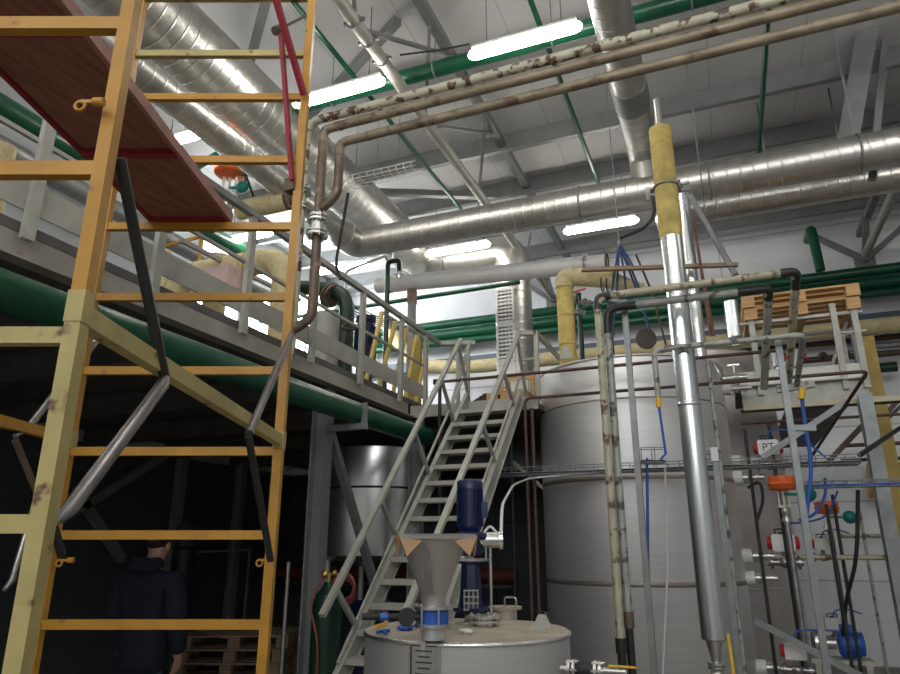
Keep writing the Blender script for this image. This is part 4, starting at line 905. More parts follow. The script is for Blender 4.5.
# valve cluster on the tank
q = MB(); c = aty(578, 305, 7.6); c.z -= 0; q.cyl((c.x+.35, 7.6, TZ+.0), (c.x+.35, 7.6, c.z-.2), .035)
tag(q.build('green_pipe', 'dgreen'), 'short dark green pipe behind the yellow insulated riser', 'pipe', 'green pipes')
vc = thing('valve_cluster', 'cluster of small steel valves right of the yellow insulated riser', 'valve', aty(580, 312, 7.5))
c = aty(579, 303, 7.5)
q = MB(); q.cyl((c.x, c.y, TZ+.0), c+V((0, 0, .12)), .03); q.build('stem', 'dgreen', vc)
for k, (dx, dz) in enumerate(((-.06, .05), (.07, .0), (.0, -.12))): q = MB(); q.cyl(c+V((dx, 0, dz))-_R*.07, c+V((dx, 0, dz))+_R*.07, .03); flange(q, c+V((dx, 0, dz)), _R, .05, .012, 4); q.build('body', 'tube', vc)
MB().bar(c+V((-.06, -.05, .12)), c+V((.1, -.05, .15)), .02).build('handle', 'redplastic', vc)
# pallet builder
def pallet(loc, rz, label, w=1.0, dd=.8, group='wooden pallets', m='wood', h=.125):
    t = thing('wooden_pallet', label, 'pallet', (0, 0, 0), group)
    for i in range(5): MB().box((0, -dd/2+.06+i*(dd-.12)/4, h-.01), (w, .1, .02)).build('deck_board', m, t)
    for x in (-1, 0, 1):
        for y in (-1, 0, 1): MB().box((x*(w/2-.06), y*(dd/2-.05), h/2-.0), (.12, .1, h-.04)).build('block', m, t)
        MB().box((x*(w/2-.06), 0, .01), (.12, dd, .02)).build('runner', m, t)
    t.location = loc; t.rotation_euler = (0, 0, rz); OFF[t] = V(loc); return t
# ================================================================ SILVER RISER AND PIPE FRAME IN FRONT OF THE TANK
YS = 5.1
def ys(x, y, Y=YS): return aty(x, y, Y)
b0, t0 = ys(708, 640), ys(676, 235); sx_ = (b0.x+t0.x)/2; 
sr = thing('jacketed_riser', 'tall silver jacketed pipe with yellow insulated top, in front of the tank', 'pipe', (sx_, YS, 0))
ztop = ys(662, 128).z; zrod = ys(660, 97).z; zb_ = b0.z
MB().lathe([(.05, zb_), (.079, zb_+.005), (.079, zb_+1.55), (.083, zb_+1.555), (.083, zb_+1.57), (.079, zb_+1.575), (.079, t0.z)], (sx_, YS, 0), n=40).build('jacket', 'bright', sr)
MB().lathe([(.078, t0.z-.02), (.088, t0.z), (.088, ztop-.01), (.07, ztop)], (sx_, YS, 0), n=32).build('insulation', 'yinsul', sr)
MB().lathe([(.03, ztop-.01), (.03, zrod-.03), (.022, zrod-.015), (.0, zrod)], (sx_, YS, 0), n=20).build('top_rod', 'chrome', sr)
MB().lathe([(.03, zb_-.14), (.03, zb_-.11), (.05, zb_-.02), (.052, zb_)], (sx_, YS, 0), n=24).build('reducer', 'chrome', sr)
va = thing('ball_valve', 'steel ball valve with a yellow lever under the silver jacketed pipe', 'valve', (sx_, YS, zb_-.14))
q = MB(); o = V((sx_, YS, 0)); flange(q, (sx_, YS, zb_-.15), (0, 0, 1), .055, .014, 6); q.lathe([(.03, zb_-.32), (.05, zb_-.29), (.055, zb_-.25), (.05, zb_-.2), (.03, zb_-.17)], o, n=24); flange(q, (sx_, YS, zb_-.34), (0, 0, 1), .055, .014, 6); q.cyl((sx_, YS, zb_-.25), (sx_+.09, YS-.02, zb_-.25), .02); q.build('body', 'chrome', va)
MB().bar((sx_+.1, YS-.03, zb_-.24), (sx_+.09, YS-.05, zb_+.05), .018, .006).build('lever', 'yplastic', va)
MB().cyl((sx_, YS, 0), (sx_, YS, zb_-.36), .03).build('drain_pipe', 'stainless', va)
# thinner polished riser behind it
a, b = ys(684, 195, 6.7), ys(698, 352, 6.7); xx = (a.x+b.x)/2
tag(MB().lathe([(.07, TZ+.01), (.062, TZ+.02), (.062, ys(684, 190, 6.7).z), (.02, ys(684, 186, 6.7).z)], (xx, 6.7, 0), n=28).build('polished_riser', 'bright'), 'thinner polished pipe on the tank top right behind the silver jacketed pipe', 'pipe')
q = MB(); 
for dz in (0, .06): q.bar((sx_-.15, YS+.12, ys(672, 184).z+dz), (sx_+.18, YS+.12, ys(672, 184).z+dz-.01), .02)
q.torus((sx_, YS, ys(672, 186).z), (0, 0, 1), .092, .01, 24); q.torus((sx_+.1, YS+.06, ys(672, 184).z), (1, 0, 0), .045, .012, 16); q.bar((sx_-.15, YS+.12, ys(672, 190).z), (sx_-.15, YS+.12, ys(672, 176).z), .03)
tag(q.build('pipe_clamp', 'tube'), 'steel clamp joining the yellow pipe top to the polished pipe', 'clamp')
tag(MB().bar(ys(690, 195, 6.55), ys(735, 275, 6.55), .06, .04).build('diagonal_strut', 'truss'), 'grey strut slanting down behind the polished pipe', 'strut')
tag(MB().bar(ys(697, 205, 6.6), ys(737, 275, 6.6), .03, .03).build('diagonal_strut', 'rustbrown'), 'thin rusty strut slanting down beside the grey one', 'strut')
for x0, y0, x1, y1, lb in ((694, 222, 711, 336, 'left of the two thin rusty rods behind the polished pipe'), (701, 268, 714, 336, 'right of the two thin rusty rods behind the polished pipe')):
    tag(MB().cyl(ys(x0, y0, 5.7), ys(x1, y1, 5.7), .012, n=8).build('rusty_rod', 'rustbrown'), lb, 'rod')
# pipe frame of bent grey pipes
YF_ = 4.75
def yf(x, y, Y=YF_): return aty(x, y, Y)
def vert(x, y, Y, z): p = aty(x, y, Y); return V((p.x, Y, z))
pa = yf(598, 297); pb2 = yf(800, 271); px_ = yf(612, 560).x
zt_ = (pa.z+pb2.z)/2
xa = (yf(600, 310).x + yf(618, 630).x)/2
t = thing('bent_pipe', 'outer worn pipe loop in front of the tank, highest of the three', 'pipe', (xa, YF_, 0), 'bent pipe loops')
MB().tube(fillet([(xa, YF_, .06), (xa, YF_, .92), (xa, YF_, 1.05)], .05), .028, 14).build('riser_foot', 'iron', t)
MB().tube(fillet([(xa, YF_, 1.03), (xa, YF_, zt_), (pb2.x-.02, YF_, zt_), aty(788, 387, 5.9)], .09), .028, 14).build('pipe_run', 'palepipe', t)
MB().tube(fillet([(xa, YF_, zt_-.1), (xa, YF_, zt_), (xa+.1, YF_, zt_)], .09), .031, 14).build('elbow', 'iron', t)
q = MB(); q.tube(fillet([(pb2.x-.12, YF_, zt_), (pb2.x-.02, YF_, zt_), V((pb2.x-.02, YF_, zt_)).lerp(aty(788, 387, 5.9), .12)], .09), .031, 14); q.build('elbow', 'iron', t)
MB().cyl((xa, YF_, 1.0), (xa, YF_, 1.09), .036, n=12).build('coupling', 'iron', t)
xb = (yf(607, 330, 4.85).x + yf(630, 630, 4.85).x)/2; e = yf(769, 289, 4.85); z_ = (yf(612, 307, 4.85).z + e.z)/2
t = thing('bent_pipe', 'inner worn pipe loop with dark elbows in front of the tank', 'pipe', (xb, 4.85, 0), 'bent pipe loops')
MB().tube(fillet([(xb, 4.85, .06), (xb, 4.85, 1.0), (xb, 4.85, 1.2)], .05), .026, 14).build('riser_foot', 'iron', t)
MB().tube(fillet([(xb, 4.85, 1.18), (xb, 4.85, z_), (e.x, 4.85, z_), aty(764, 388, 5.6)], .09), .028, 14).build('pipe_run', 'greypipe', t)
MB().tube(fillet([(xb, 4.85, z_-.2), (xb, 4.85, z_), (xb+.22, 4.85, z_)], .1), .031, 14).build('elbow', 'iron', t)
q = MB(); q.tube(fillet([(e.x-.2, 4.85, z_), (e.x, 4.85, z_), V((e.x, 4.85, z_)).lerp(aty(764, 388, 5.6), .1)], .09), .031, 14); q.build('elbow', 'iron', t)
MB().cyl((xb, 4.85, 1.14), (xb, 4.85, 1.24), .036, n=12).build('coupling', 'rust', t)
a, e = yf(654, 352, 4.97), yf(803, 332, 4.97); z_ = (a.z+e.z)/2
t = thing('bent_pipe', 'lowest and thinnest bent grey pipe loop, with blue hose below', 'pipe', (a.x, 4.97, 2.0), 'bent pipe loops')
zl = yf(655, 398, 4.97).z
MB().tube(fillet([(a.x, 4.97, zl), (a.x, 4.97, z_), (e.x, 4.97, z_), aty(797, 384, 5.6)], .06), .021, 12).build('pipe_run', 'greypipe', t)
MB().cyl((a.x, 4.97, zl+.02), (a.x, 4.97, zl-.07), .02, n=12).build('valve', 'yplastic', t)
MB().tube([(a.x, 4.97, zl-.07), (a.x+.015, 4.97, zl-.4), yf(660, 460, 4.97)], .009, 8).build('hose', 'bluehose', t)
q = MB(); c = aty(797, 388, 5.65); q.bar(c-V((.14, 0, .0)), c+V((.12, 0, .02)), .05, .05); q.build('joint_block', 'greypipe', t)
t = tag(MB().tube(fillet([aty(802, 388, 5.6), aty(802, 400, 5.6), aty(806, 430, 5.6), aty(812, 465, 5.6), aty(806, 520, 5.6)], .2), .014, 8).build('air_hose', 'bluehose'), 'blue hose hanging from the bent pipe joint at right', 'hose')
MB().cyl(aty(803, 388, 5.58), aty(801, 399, 5.58), .024, n=10).build('fitting', 'yplastic', t)
# strut channel posts
def strut(label, xt, yt, xb_, yb_, Y, w=.042, m='galv', z0=0.0):
    a, b = aty(xt, yt, Y), aty(xb_, yb_, Y); x = (a.x+b.x)/2
    t = thing('strut_post', label, 'post', (x, Y, z0), 'zinc strut posts')
    q = MB(); q.bar((x-w*.45, Y, z0), (x-w*.45, Y, a.z), .004, w, (0, 1, 0)); q.bar((x+w*.45, Y, z0), (x+w*.45, Y, a.z), .004, w, (0, 1, 0)); q.bar((x, Y-w*.5, z0), (x, Y-w*.5, a.z), w*.95, .004, (0, 1, 0)); q.build('channel', m, t)
    return t, x, a.z
t, x, z = strut('zinc strut post carrying the left ends of the bent pipe loops', 627, 300, 645, 600, 4.95)
q = MB(); q.bar((x-.1, 4.9, z-.0), (x+.06, 4.9, z-.06), .05, .03); q.build('bracket', 'galv', t)
t, x, z = strut('zinc strut post under the right end of the lowest pipe loop', 782, 337, 820, 660, 5.1)
t, x, z = strut('zinc strut post standing right of the silver jacketed pipe', 715, 452, 738, 665, 5.4)
MB().bar((x-.2, 5.4, z), (x+.02, 5.4, z), .05, .03).build('arm', 'galv', t); MB().box((x+.0, 5.37, z-.02), (.05, .02, .1)).build('plate', 'white', t)
a, b = aty(708, 360, 5.9), aty(716, 450, 5.9)
tag(MB().cyl((a.x, 5.9, .0), (a.x, 5.9, a.z), .018, n=10).build('thin_pipe', 'greypipe'), 'slim grey pipe standing against the tank right of the silver pipe', 'pipe')
tag(MB().tube([aty(647, 458, 5.6), aty(648, 560, 5.6), aty(652, 674, 5.6), (aty(652, 674, 5.6).x, 5.6, .02)], .011, 8).build('blue_hose', 'bluehose'), 'blue hose running down along the strut post before the tank', 'hose')
tag(MB().tube([aty(665, 468, 5.7), aty(668, 560, 5.7), aty(663, 674, 5.7), (aty(663, 674, 5.7).x, 5.7, .02)], .008, 8).build('white_cable', 'whitecable'), 'thin white cable hanging down the tank front from the wire tray', 'cable')
# wire trays in front of the tank
wt = wire_tray('wire_tray', 'long wire cable tray crossing in front of the tall tank', (aty(498, 479, 6.02).x, 6.02, 2.26), (aty(858, 456, 6.02).x, 6.02, 2.25), .2, .065,
    [('bluehose', -.2, .008), ('bluehose', -.05, .008), ('whitecable', .1, .013), ('whitecable', .25, .013), ('rubber', .35, .008)])
a = aty(643, 450, 5.55)
w2 = wire_tray('wire_tray', 'short piece of wire tray turned upward in front of the tank', (a.x-.02, 5.5, 2.27), (a.x+.16, 5.55, 2.27), .12, .11, [('rubber', 0, .008)])
a, b = aty(805, 489, 6.3), aty(900, 486, 6.3)
wire_tray('wire_tray', 'wire cable tray at the right edge crossing the wide zinc column', (a.x, 6.3, 2.1), (b.x+.9, 6.3, 2.1), .12, .05, [('bluehose', -.2, .014), ('rubber', .1, .01), ('bluehose', .3, .012)])
tag(MB().tube(fillet([aty(860, 455, 6.02), aty(882, 440, 6.6), aty(900, 428, 7.2)], .2), .02, 8).build('conduit', 'rubber'), 'dark conduit continuing from the long wire tray past the wide column', 'conduit')
# thin brown pipes across the tank
def xpipe(label, x0, y0, x1, y1, Y, r, m, ends=(), name='brown_pipe', R=.05):
    a, b = aty(x0, y0, Y), aty(x1, y1, Y); z = (a.z+b.z)/2
    return tag(MB().tube(fillet([V(e) for e in ends[:1]]+[V((a.x, Y, z)), V((b.x, Y, z))]+[V(e) for e in ends[1:]], R), r, 10).build(name, m), label, 'pipe', 'thin brown pipes'), z
o_, z = xpipe('thin dark pipe crossing the tank near its top, from the stair head', 437, 382.5, 779, 350, 5.95, .015, 'brownpipe')
a = aty(437, 383, 5.95); MB().box((a.x-.0, 5.95, z), (.06, .06, .05)).build('end_cap', 'iron', o_)
a = aty(437, 383, 5.95); tag(MB().cyl((a.x+.03, 5.95, 0), (a.x+.03, 5.95, z-.02), .018, n=10).build('brown_pipe', 'iron'), 'thin dark upright pipe passing the staircase left rail', 'pipe', 'thin brown pipes')
a = aty(527, 470, 6.02); zt = aty(533, 398, 6.02).z; b = aty(868, 371, 6.02)
tag(MB().tube(fillet([(a.x, 6.02, 0), (a.x, 6.02, (zt+b.z)/2), (b.x, 6.02, (zt+b.z)/2), aty(808, 462, 8.0)], .06), .015, 10).build('brown_pipe', 'brownpipe'), 'rust-brown pipe rising beside the stairs and crossing the tank to the right', 'pipe', 'thin brown pipes')
a = aty(534, 470, 6.1); z = aty(533, 408, 6.1).z
tag(MB().cyl((a.x, 6.1, 0), (a.x, 6.1, z), .017, n=10).build('brown_pipe', 'brownpipe'), 'second rust-brown upright pipe beside the stairs, touching the tank edge', 'pipe', 'thin brown pipes')
a = aty(512, 480, 6.6); tag(MB().cyl((a.x, 6.6, 0), (a.x, 6.6, 2.85), .015, n=8).build('dark_conduit', 'iron'), 'thin dark upright conduit between stairs and tank', 'conduit')
tag(MB().bar(aty(513, 462, 6.9), aty(548, 492, 6.9), .07, .03).build('diagonal_brace', 'pale_steel'), 'pale diagonal brace behind the stairs beside the tank', 'brace')
tag(MB().bar((-2.1, 7.6, 1.0), (-1.75, 6.9, 1.02), .05, .03).build('grey_bar', 'galv'), 'grey bar low between the stairs and the tall tank', 'bar')
for x, y, Y, z1, lb in ((746, 440, 6.9, 2.7, 'dark upright pipe at the right shoulder of the tall tank'), (771, 440, 7.0, 2.75, 'dark upright pipe behind the topmost white actuator'), (835, 560, 6.9, 2.0, 'dark upright pipe in the valve bay left of the wide column'), (843, 560, 7.2, 2.1, 'thin dark upright pipe in the valve bay beside its twin'), (868, 560, 7.8, 2.0, 'slim grey upright pipe behind the wide zinc column')):
    p = aty(x, y, Y); tag(MB().cyl((p.x, Y, 0), (p.x, Y, z1), .015, n=10).build('upright_pipe', 'iron' if 'dark' in lb else 'greypipe'), lb, 'pipe', 'upright pipes in the valve bay')
for y0, y1, m, r_, lb in ((412, 404, 'brownpipe', .018, 'brownish pipe running level under the right mezzanine'), (424, 418, 'brownpipe', .014, 'second brownish level pipe under the right mezzanine')):
    a, b = aty(735, y0, 7.2), aty(900, y1, 7.2); tag(MB().cyl((a.x+.05, 7.2, a.z), (2.2, 7.2, a.z), r_, n=10).build('red_pipe', m), lb, 'pipe')
a, b = aty(790, 559, 7.1), aty(900, 554, 7.1)
tag(MB().cyl((aty(755, 556, 7.1).x, 7.1, aty(775, 557, 7.1).z), (2.6, 7.1, aty(775, 557, 7.1).z), .022, n=12).build('pale_pipe', 'palepipe'), 'pale level pipe from the tank through the middle white actuator', 'pipe')
tag(MB().bar(aty(754, 620, 6.5), aty(868, 680, 6.5), .07, .05).build('sloping_rail', 'galv'), 'zinc rail sloping down at the bottom right corner', 'rail')

# ================================================================ RIGHT MEZZANINE
YM = 7.28
b = MB(); b.bar((.25, YM, RZ-.1), (1.36, YM, RZ-.1), .012, .2); b.bar((.25, YM-.04, RZ-.006), (1.36, YM-.04, RZ-.006), .09, .012); b.bar((.25, YM-.04, RZ-.194), (1.36, YM-.04, RZ-.194), .09, .012)
tag(b.build('edge_beam', 'pale_steel'), 'pale channel beam at the front of the right mezzanine', 'beam')
q = MB(); q.bar((.25, YM-.11, 2.945), (2.6, YM-.11, 2.945), .05, .05); tag(q.build('cable_channel', mat('cream_channel', (.45, .42, .28), .5)), 'cream channel running level below the right mezzanine beam', 'channel')
rr_ = thing('guard_rail', 'pale grey guard rail of the right mezzanine, under the pallets', 'railing', (.8, YM, RZ))
for x, y in ((755, 350), (838, 340), (858, 335)):
    p = aty(x, y, YM-.03); q = MB(); q.bar((p.x, YM-.03, RZ-.1), (p.x, YM-.03, aty(x, 303, YM-.03).z), .055, .035); q.build('post', 'pale_steel', rr_)
zt_ = aty(838, 322, YM).z
MB().bar((aty(838, 322, YM).x, YM-.03, zt_-.12), (aty(864, 322, YM).x, YM-.03, zt_-.12), .02).build('mid_rail', 'pale_steel', rr_)
MB().bar((.25, YM-.005, RZ+.075), (1.34, YM-.005, RZ+.075), .012, .15).build('toe_board', 'label_white', rr_)
MB().bar(aty(848, 318, YM+.3), aty(832, 365, YM+.3), .03).build('brace', 'pale_steel', rr_)
q = MB(); c = aty(850, 345, YM+.25); q.tube(fillet([c+V((-.05, 0, -.18)), c+V((-.05, 0, .1)), c+V((.04, 0, .12)), c+V((.04, 0, -.18))], .05), .014, 8); q.build('loop', 'pale_steel', rr_)
a, b = aty(742, 306, YM-.05), aty(859, 290, YM-.05)
zp_ = (a.z+b.z)/2; W_ = b.x-a.x
zrail = zp_-.165
for y_ in (0, .62): MB().bar((a.x-.05, YM+y_, zrail-.03), (b.x+.0, YM+y_, zrail-.03), .05, .03).build('top_rail', 'pale_steel', rr_)
for x in (a.x+.1, b.x-.1): MB().bar((x, YM+.62, RZ), (x, YM+.62, zrail-.04), .04).build('post', 'pale_steel', rr_)
pallet(((a.x+b.x)/2, YM+.30, zrail-.012), 0, 'lower of two raw wood pallets lying on the right mezzanine rail', W_*.98, .76)
pallet(((a.x+b.x)/2, YM+.30, zrail+.115), 0, 'upper of two raw wood pallets lying on the right mezzanine rail', W_, .8)
# pallets at the stair head
p = aty(517, 385, 6.75)
ph_ = pallet((p.x+.0, 6.55, LZ), 0, 'small raw wood pallet lying at the head of the stairs', .42, .4)
wc = thing('wooden_crate', 'open raw wood crate frame beside the grilled duct at the stair head', 'crate', (p.x, 6.9, LZ))
c0, c1 = aty(497, 378, 6.8), aty(535, 378, 6.8)
for y_ in (6.8, 7.1):
    for zz_ in (LZ+.03, c0.z): MB().span(c0.x, c1.x, y_-.012, y_+.012, zz_-.03, zz_+.03).build('board', 'wood', wc)
    for x_ in (c0.x+.04, c1.x-.04): MB().span(x_-.035, x_+.035, y_-.03, y_-.012, LZ, c0.z+.03).build('upright', 'wood', wc)
tag(MB().span(p.x+.02, p.x+.2, 6.45, 6.6, LZ+.126, LZ+.25).build('grey_box', 'label_white'), 'pale grey block standing on the small pallet at the stair head', 'box')
q = MB(); c = V((-2.2, 6.4, LZ)); 
for k in range(5): q.torus(c+V((.03*k-.05, .02*k, .03+.02*k)), (.1*k-.2, .1, 1), .09, .012, 24, 8)
tag(q.build('coiled_hose', 'rubber'), 'coiled black hose lying on the landing at the stair head', 'hose')
tag(MB().span(-2.45, -2.0, 6.9, 7.2, LZ, 3.16).build('crate', 'dgreen'), 'dark green crate on the landing behind coiled hose', 'crate')
tag(MB().tube([(-2.6, 8.6, 3.55), (-1.6, 8.6, 3.58)], .06, 14).build('green_pipe', 'dgreen'), 'dark green level pipe low behind the stair head', 'pipe', 'green pipes')

# columns and braces, right
t = thing('steel_column', 'wide zinc steel column at the right edge under the right mezzanine', 'column', (1.27, 7.05, 0), 'steel columns')
MB().ibeam((1.27, 7.05, .015), (1.27, 7.05, 2.98), .11, .14, .012, up=(0, 1, 0)).build('shaft', 'galv', t)
MB().box((1.27, 7.05, .008), (.4, .4, .016)).build('base_plate', 'galv', t)
t = thing('yellow_column', 'olive-yellow column standing behind the wide zinc column', 'column', (aty(890, 480, 8.0).x, 8.0, 0), 'steel columns')
MB().bar((aty(890, 480, 8.0).x, 8, 0), (aty(890, 480, 8.0).x, 8, aty(866, 338, 8.0).z), .17, .17, (1, 0, 0)).build('shaft', 'olive', t)
MB().box((aty(890, 480, 8.0).x, 8, .006), (.3, .3, .012)).build('base_plate', 'olive', t)
def barth(label, p, q_, w_, h_, m='galv', name='diagonal_brace', cat='brace'): return tag(MB().bar(p, q_, w_, h_).build(name, m), label, cat, 'zinc braces in the valve bay')
barth('zinc brace climbing to the wide column top in the valve bay', aty(762, 458, 6.8), aty(846, 402, 6.8), .07, .05)
barth('short zinc brace below the long wire tray in the valve bay', aty(809, 486, 6.7), aty(838, 463, 6.7), .07, .05)
barth('short level zinc arm on the strut post in the valve bay', aty(791, 428, 5.2), aty(816, 428, 5.2), .045, .04)
barth('dark brace right of the wide column, upper one', aty(872, 430, 8.4), aty(900, 398, 8.4), .07, .05, 'brownpipe')
barth('dark brace right of the wide column, lower one', aty(878, 428, 9.2), aty(903, 404, 9.2), .04, .04, 'iron')
barth('thin dark brace crossing behind the end of the long tray', aty(828, 462, 7.6), aty(868, 420, 7.6), .05, .05, 'brownpipe')
# pipes along the back wall, right of the column
def wpipe(label, y, r, m, x0=840, Y=11.7, cat='pipe', x1=None): 
    a = aty(880, y, Y); s_ = aty(x0, y, Y); return tag(MB().cyl((s_.x, Y, a.z), (x1 if x1 else XR-.02, Y, a.z), r, n=14).build('wall_pipe', m), label, cat, 'pipes on the wall at right')
wpipe('upper yellow pipe at the right edge behind the columns', 471, .12, 'yellow', 868)
wpipe('lower yellow pipe at the right edge behind the columns', 490, .12, 'yellow', 868)
o_ = wpipe('highest rusty pipe on the wall at right, with small taps', 338, .045, 'brownpipe', 700)
q = MB(); 
for x in (848, 864, 888): p = aty(x, 336, 11.6); q.cyl(p, p+V((0, 0, .2)), .03); q.sphere(p+V((0, -.02, .2)), .06, 10); 
q.build('tap', 'rust', o_)
wpipe('grey pipe on the wall just below the highest rusty one', 346, .05, 'galv', 840)
wpipe('second rusty pipe on the wall at right', 354, .05, 'brownpipe', 800)
wpipe('dark green capped pipe on the wall at right', 368, .075, 'dgreen', 800, 11.6, x1=aty(897, 368, 11.6).x)
wpipe('thin brown pipe on the wall at right above the yellow pipes', 444, .03, 'brownpipe', 840)
wpipe('thin dark pipe on the wall at right just above the upper yellow pipe', 459, .025, 'iron', 840)
wpipe('thin pale pipe on the wall at right below the yellow pipes', 536, .03, 'palepipe', 840)
wpipe('olive pipe on the wall behind the right pallets', 322, .07, 'olive', 700, 11.7, x1=2.2)
q = MB(); p = aty(848, 300, 9.0); tag(q.bar((aty(854, 330, 8.6).x, 8.6, 0), (aty(854, 330, 8.6).x, 8.6, aty(851, 303, 8.6).z), .09, .05).build('blue_post', mat('plain_blue', (.03, .09, .33), .5)), 'blue post behind the right mezzanine rail', 'post')
q = MB(); p = aty(838, 357, 8.3); q.bar(aty(822, 358, 8.3), aty(850, 354, 8.3), .04); q.sphere(aty(823, 356, 8.3), .05, 10); q.cyl((aty(835, 356, 8.3).x, 8.3, RZ-.02), aty(835, 356, 8.3), .02); tag(q.build('brown_fitting', 'brownpipe'), 'brown pipe fitting behind the right mezzanine toe board', 'fitting')
# ---------------------------------------------------------------- actuated valves
def text_mesh(s, size, p, ax, m, parent, name='lettering'):
    cu = bpy.data.curves.new('txt', 'FONT'); cu.body = s; cu.size = size; cu.align_x = 'CENTER'; cu.align_y = 'CENTER'; cu.extrude = .001
    o = bpy.data.objects.new('txt', cu); COL.objects.link(o); dg = bpy.context.evaluated_depsgraph_get(); dg.update()
    me = bpy.data.meshes.new_from_object(o.evaluated_get(dg)); vs = [v.co.copy() for v in me.vertices]; fs = [tuple(f.vertices) for f in me.polygons]
    bpy.data.objects.remove(o)
    return MB().add([V(p)+ax[0]*v.x+ax[1]*v.y+ax[2]*v.z for v in vs], fs).build(name, m, parent)
EX, EY, EZ = V((1, 0, 0)), V((0, 1, 0)), V((0, 0, 1))
def act_valve(px, py, Y, label, s=1.0, text=None, hose=None, one=False):
    o = aty(px, py, Y); t = thing('actuated_valve', label, 'valve', o, 'valves with white air actuators')
    a = MB().box(o, (.17*s, .11*s, .12*s)); 
    for k in (-1, 1): a.box(o+EZ*.068*s*k*.9, (.15*s, .09*s, .014*s))
    for k in (-.3, .3): a.box(o+EX*k*.17*s-EY*.057*s, (.012*s, .006*s, .1*s))
    ac = a.build('actuator', 'white', t)
    for k in ((-1,) if one else (-1, 1)):
        q = MB(); q.lathe([(.052*s, 0), (.052*s, .025*s), (.04*s, .035*s)], o+EX*k*.085*s, EX*k, 20); q.build('end_cap', 'redplastic', t)
    q = MB(); q.tube(fillet([o+EX*-.05*s+EZ*.06*s, o+EX*-.05*s+EZ*.11*s, o+EX*.05*s+EZ*.11*s, o+EX*.05*s+EZ*.06*s], .01*s), .006*s, 8); q.cyl(o+EZ*.06*s, o+EZ*.085*s, .025*s); q.build('indicator', 'iron', t)
    q = MB(); b = o-EZ*.15*s; q.cyl(o-EZ*.06*s, b, .022*s); q.sphere(b, .045*s, 16, (1.3, 1, 1)); q.cyl(b-EX*.13*s, b+EX*.13*s, .028*s)
    for k in (-1, 1): q.cyl(b+EX*k*.09*s, b+EX*k*.11*s, .052*s)
    q.build('valve_body', 'tube', t)
    h = hose or [(.0, .06), (.03, .15), (.16, .17), (.3, .12)]
    MB().tube(fillet([o+EX*x*s+EZ*z*s-EY*.03 for x, z in h], .08*s), .008*s, 8).build('air_hose', 'bluehose', t)
    if text: text_mesh(text, .095*s, o-EY*(.057*s), (EX, EZ, -EY), 'print', ac)
    return t
act_valve(768, 448, 7.0, 'topmost white air actuator with red ends, above the long wire tray', 1.05, 'PT', [(.0, .06), (.02, .15), (.14, .16), (.3, .05), (.45, -.12)])
act_valve(783, 543, 7.1, 'middle white air actuator with red ends, on the pale level pipe', 1.12, None, [(.0, .06), (.02, .15), (.2, .16), (.35, .2), (.45, .4)])
act_valve(795, 651, 6.7, 'white air actuator with one red end at the bottom right', .95, None, [(.0, .06), (.02, .17), (.15, .18), (.35, .18)], one=True)
act_valve(822, 544, 8.0, 'small white air actuator behind the strut post, beside the middle one', .85)
act_valve(833, 624, 7.9, 'small white air actuator above the blue motor in the valve bay', .85)
# the orange-capped control valves hang in the valve bay, knobs to the right
for px, py, Y, s, lb in ((787, 522, 6.9, .8, 'control valve with orange cap and teal knob left of the short zinc brace'), (832, 541, 7.8, .75, 'control valve with orange cap and teal knob just left of the wide column')):
    o = aty(px, py, Y); control_valve((o.x, Y, o.z), lb, s, .27, .30, .085, True)
    tag(MB().cyl((o.x, Y, 0), (o.x, Y, o.z), .025, n=12).build('valve_riser', 'tube'), 'steel riser under the ' + ('left' if s > .77 else 'right') + ' orange-capped valve in the valve bay', 'pipe')
# level red-white taps seen on the right mezzanine
for k, x in enumerate((777, 796)):
    o = aty(x, 358, 8.0); t = thing('small_valve', 'small %s tap with red end on the right mezzanine' % ('left' if k == 0 else 'right'), 'valve', o)
    MB().lathe([(.05, -.1), (.05, .08), (.03, .1)], o, n=16).build('tap_body', 'white', t); MB().lathe([(.045, 0), (.045, .05)], o+EZ*.0+EX*.05, EX, 16).build('tap_end', 'redplastic', t)
    MB().cyl((o.x, 8.0, RZ), (o.x, 8.0, o.z-.1), .02).build('tap_stem', 'chrome', t)
# blue motor pump at the bottom right
o = aty(851, 644, 7.5); zf_ = o.z
mp = thing('pump_set', 'blue electric motor with steel pump at the bottom right, left of the wide column', 'pump', (o.x, 7.5, 0))
q = MB(); q.lathe([(.09, 0), (.11, .02), (.11, .16), (.1, .17), (.1, .2), (.05, .21)], o-EX*.1, EX, 28)
for i in range(16): a_ = i*math.pi/8; q.box(o-EX*.01+EY*math.cos(a_)*.112+EZ*math.sin(a_)*.112, (.12, .006, .02), ax=(EX, EY*-math.sin(a_)+EZ*math.cos(a_), EY*math.cos(a_)+EZ*math.sin(a_)))
q.box(o-EX*.02+EZ*.13, (.1, .1, .06)); q.build('motor_body', 'bblue', mp)
MB().lathe([(.06, 0), (.12, .02), (.12, .1), (.05, .12), (.05, .2)], o-EX*.32, EX, 28).build('pump_head', 'chrome', mp)
q = MB(); q.box((o.x-.1, 7.5, zf_-.14), (.5, .26, .04)); 
for x in (-.3, .1): 
    for y in (-.1, .1): q.box((o.x+x, 7.5+y, (zf_-.16)/2), (.05, .05, zf_-.16))
q.build('frame', 'pale_steel', mp)
a = aty(757, 475, 6.6); tag(MB().tube(fillet([aty(748, 488, 6.75), aty(760, 480, 6.7), aty(764, 500, 6.7), aty(757, 520, 6.7)], .1), .014, 8).build('black_hose', 'rubber'), 'black hose loop by the upper tank nozzles', 'hose')
tag(MB().tube(fillet([aty(800, 520, 6.6), aty(815, 515, 6.7), aty(826, 495, 6.8), aty(825, 478, 6.8)], .15), .013, 8).build('blue_hose', 'bluehose'), 'curving blue hose under the short zinc brace', 'hose')
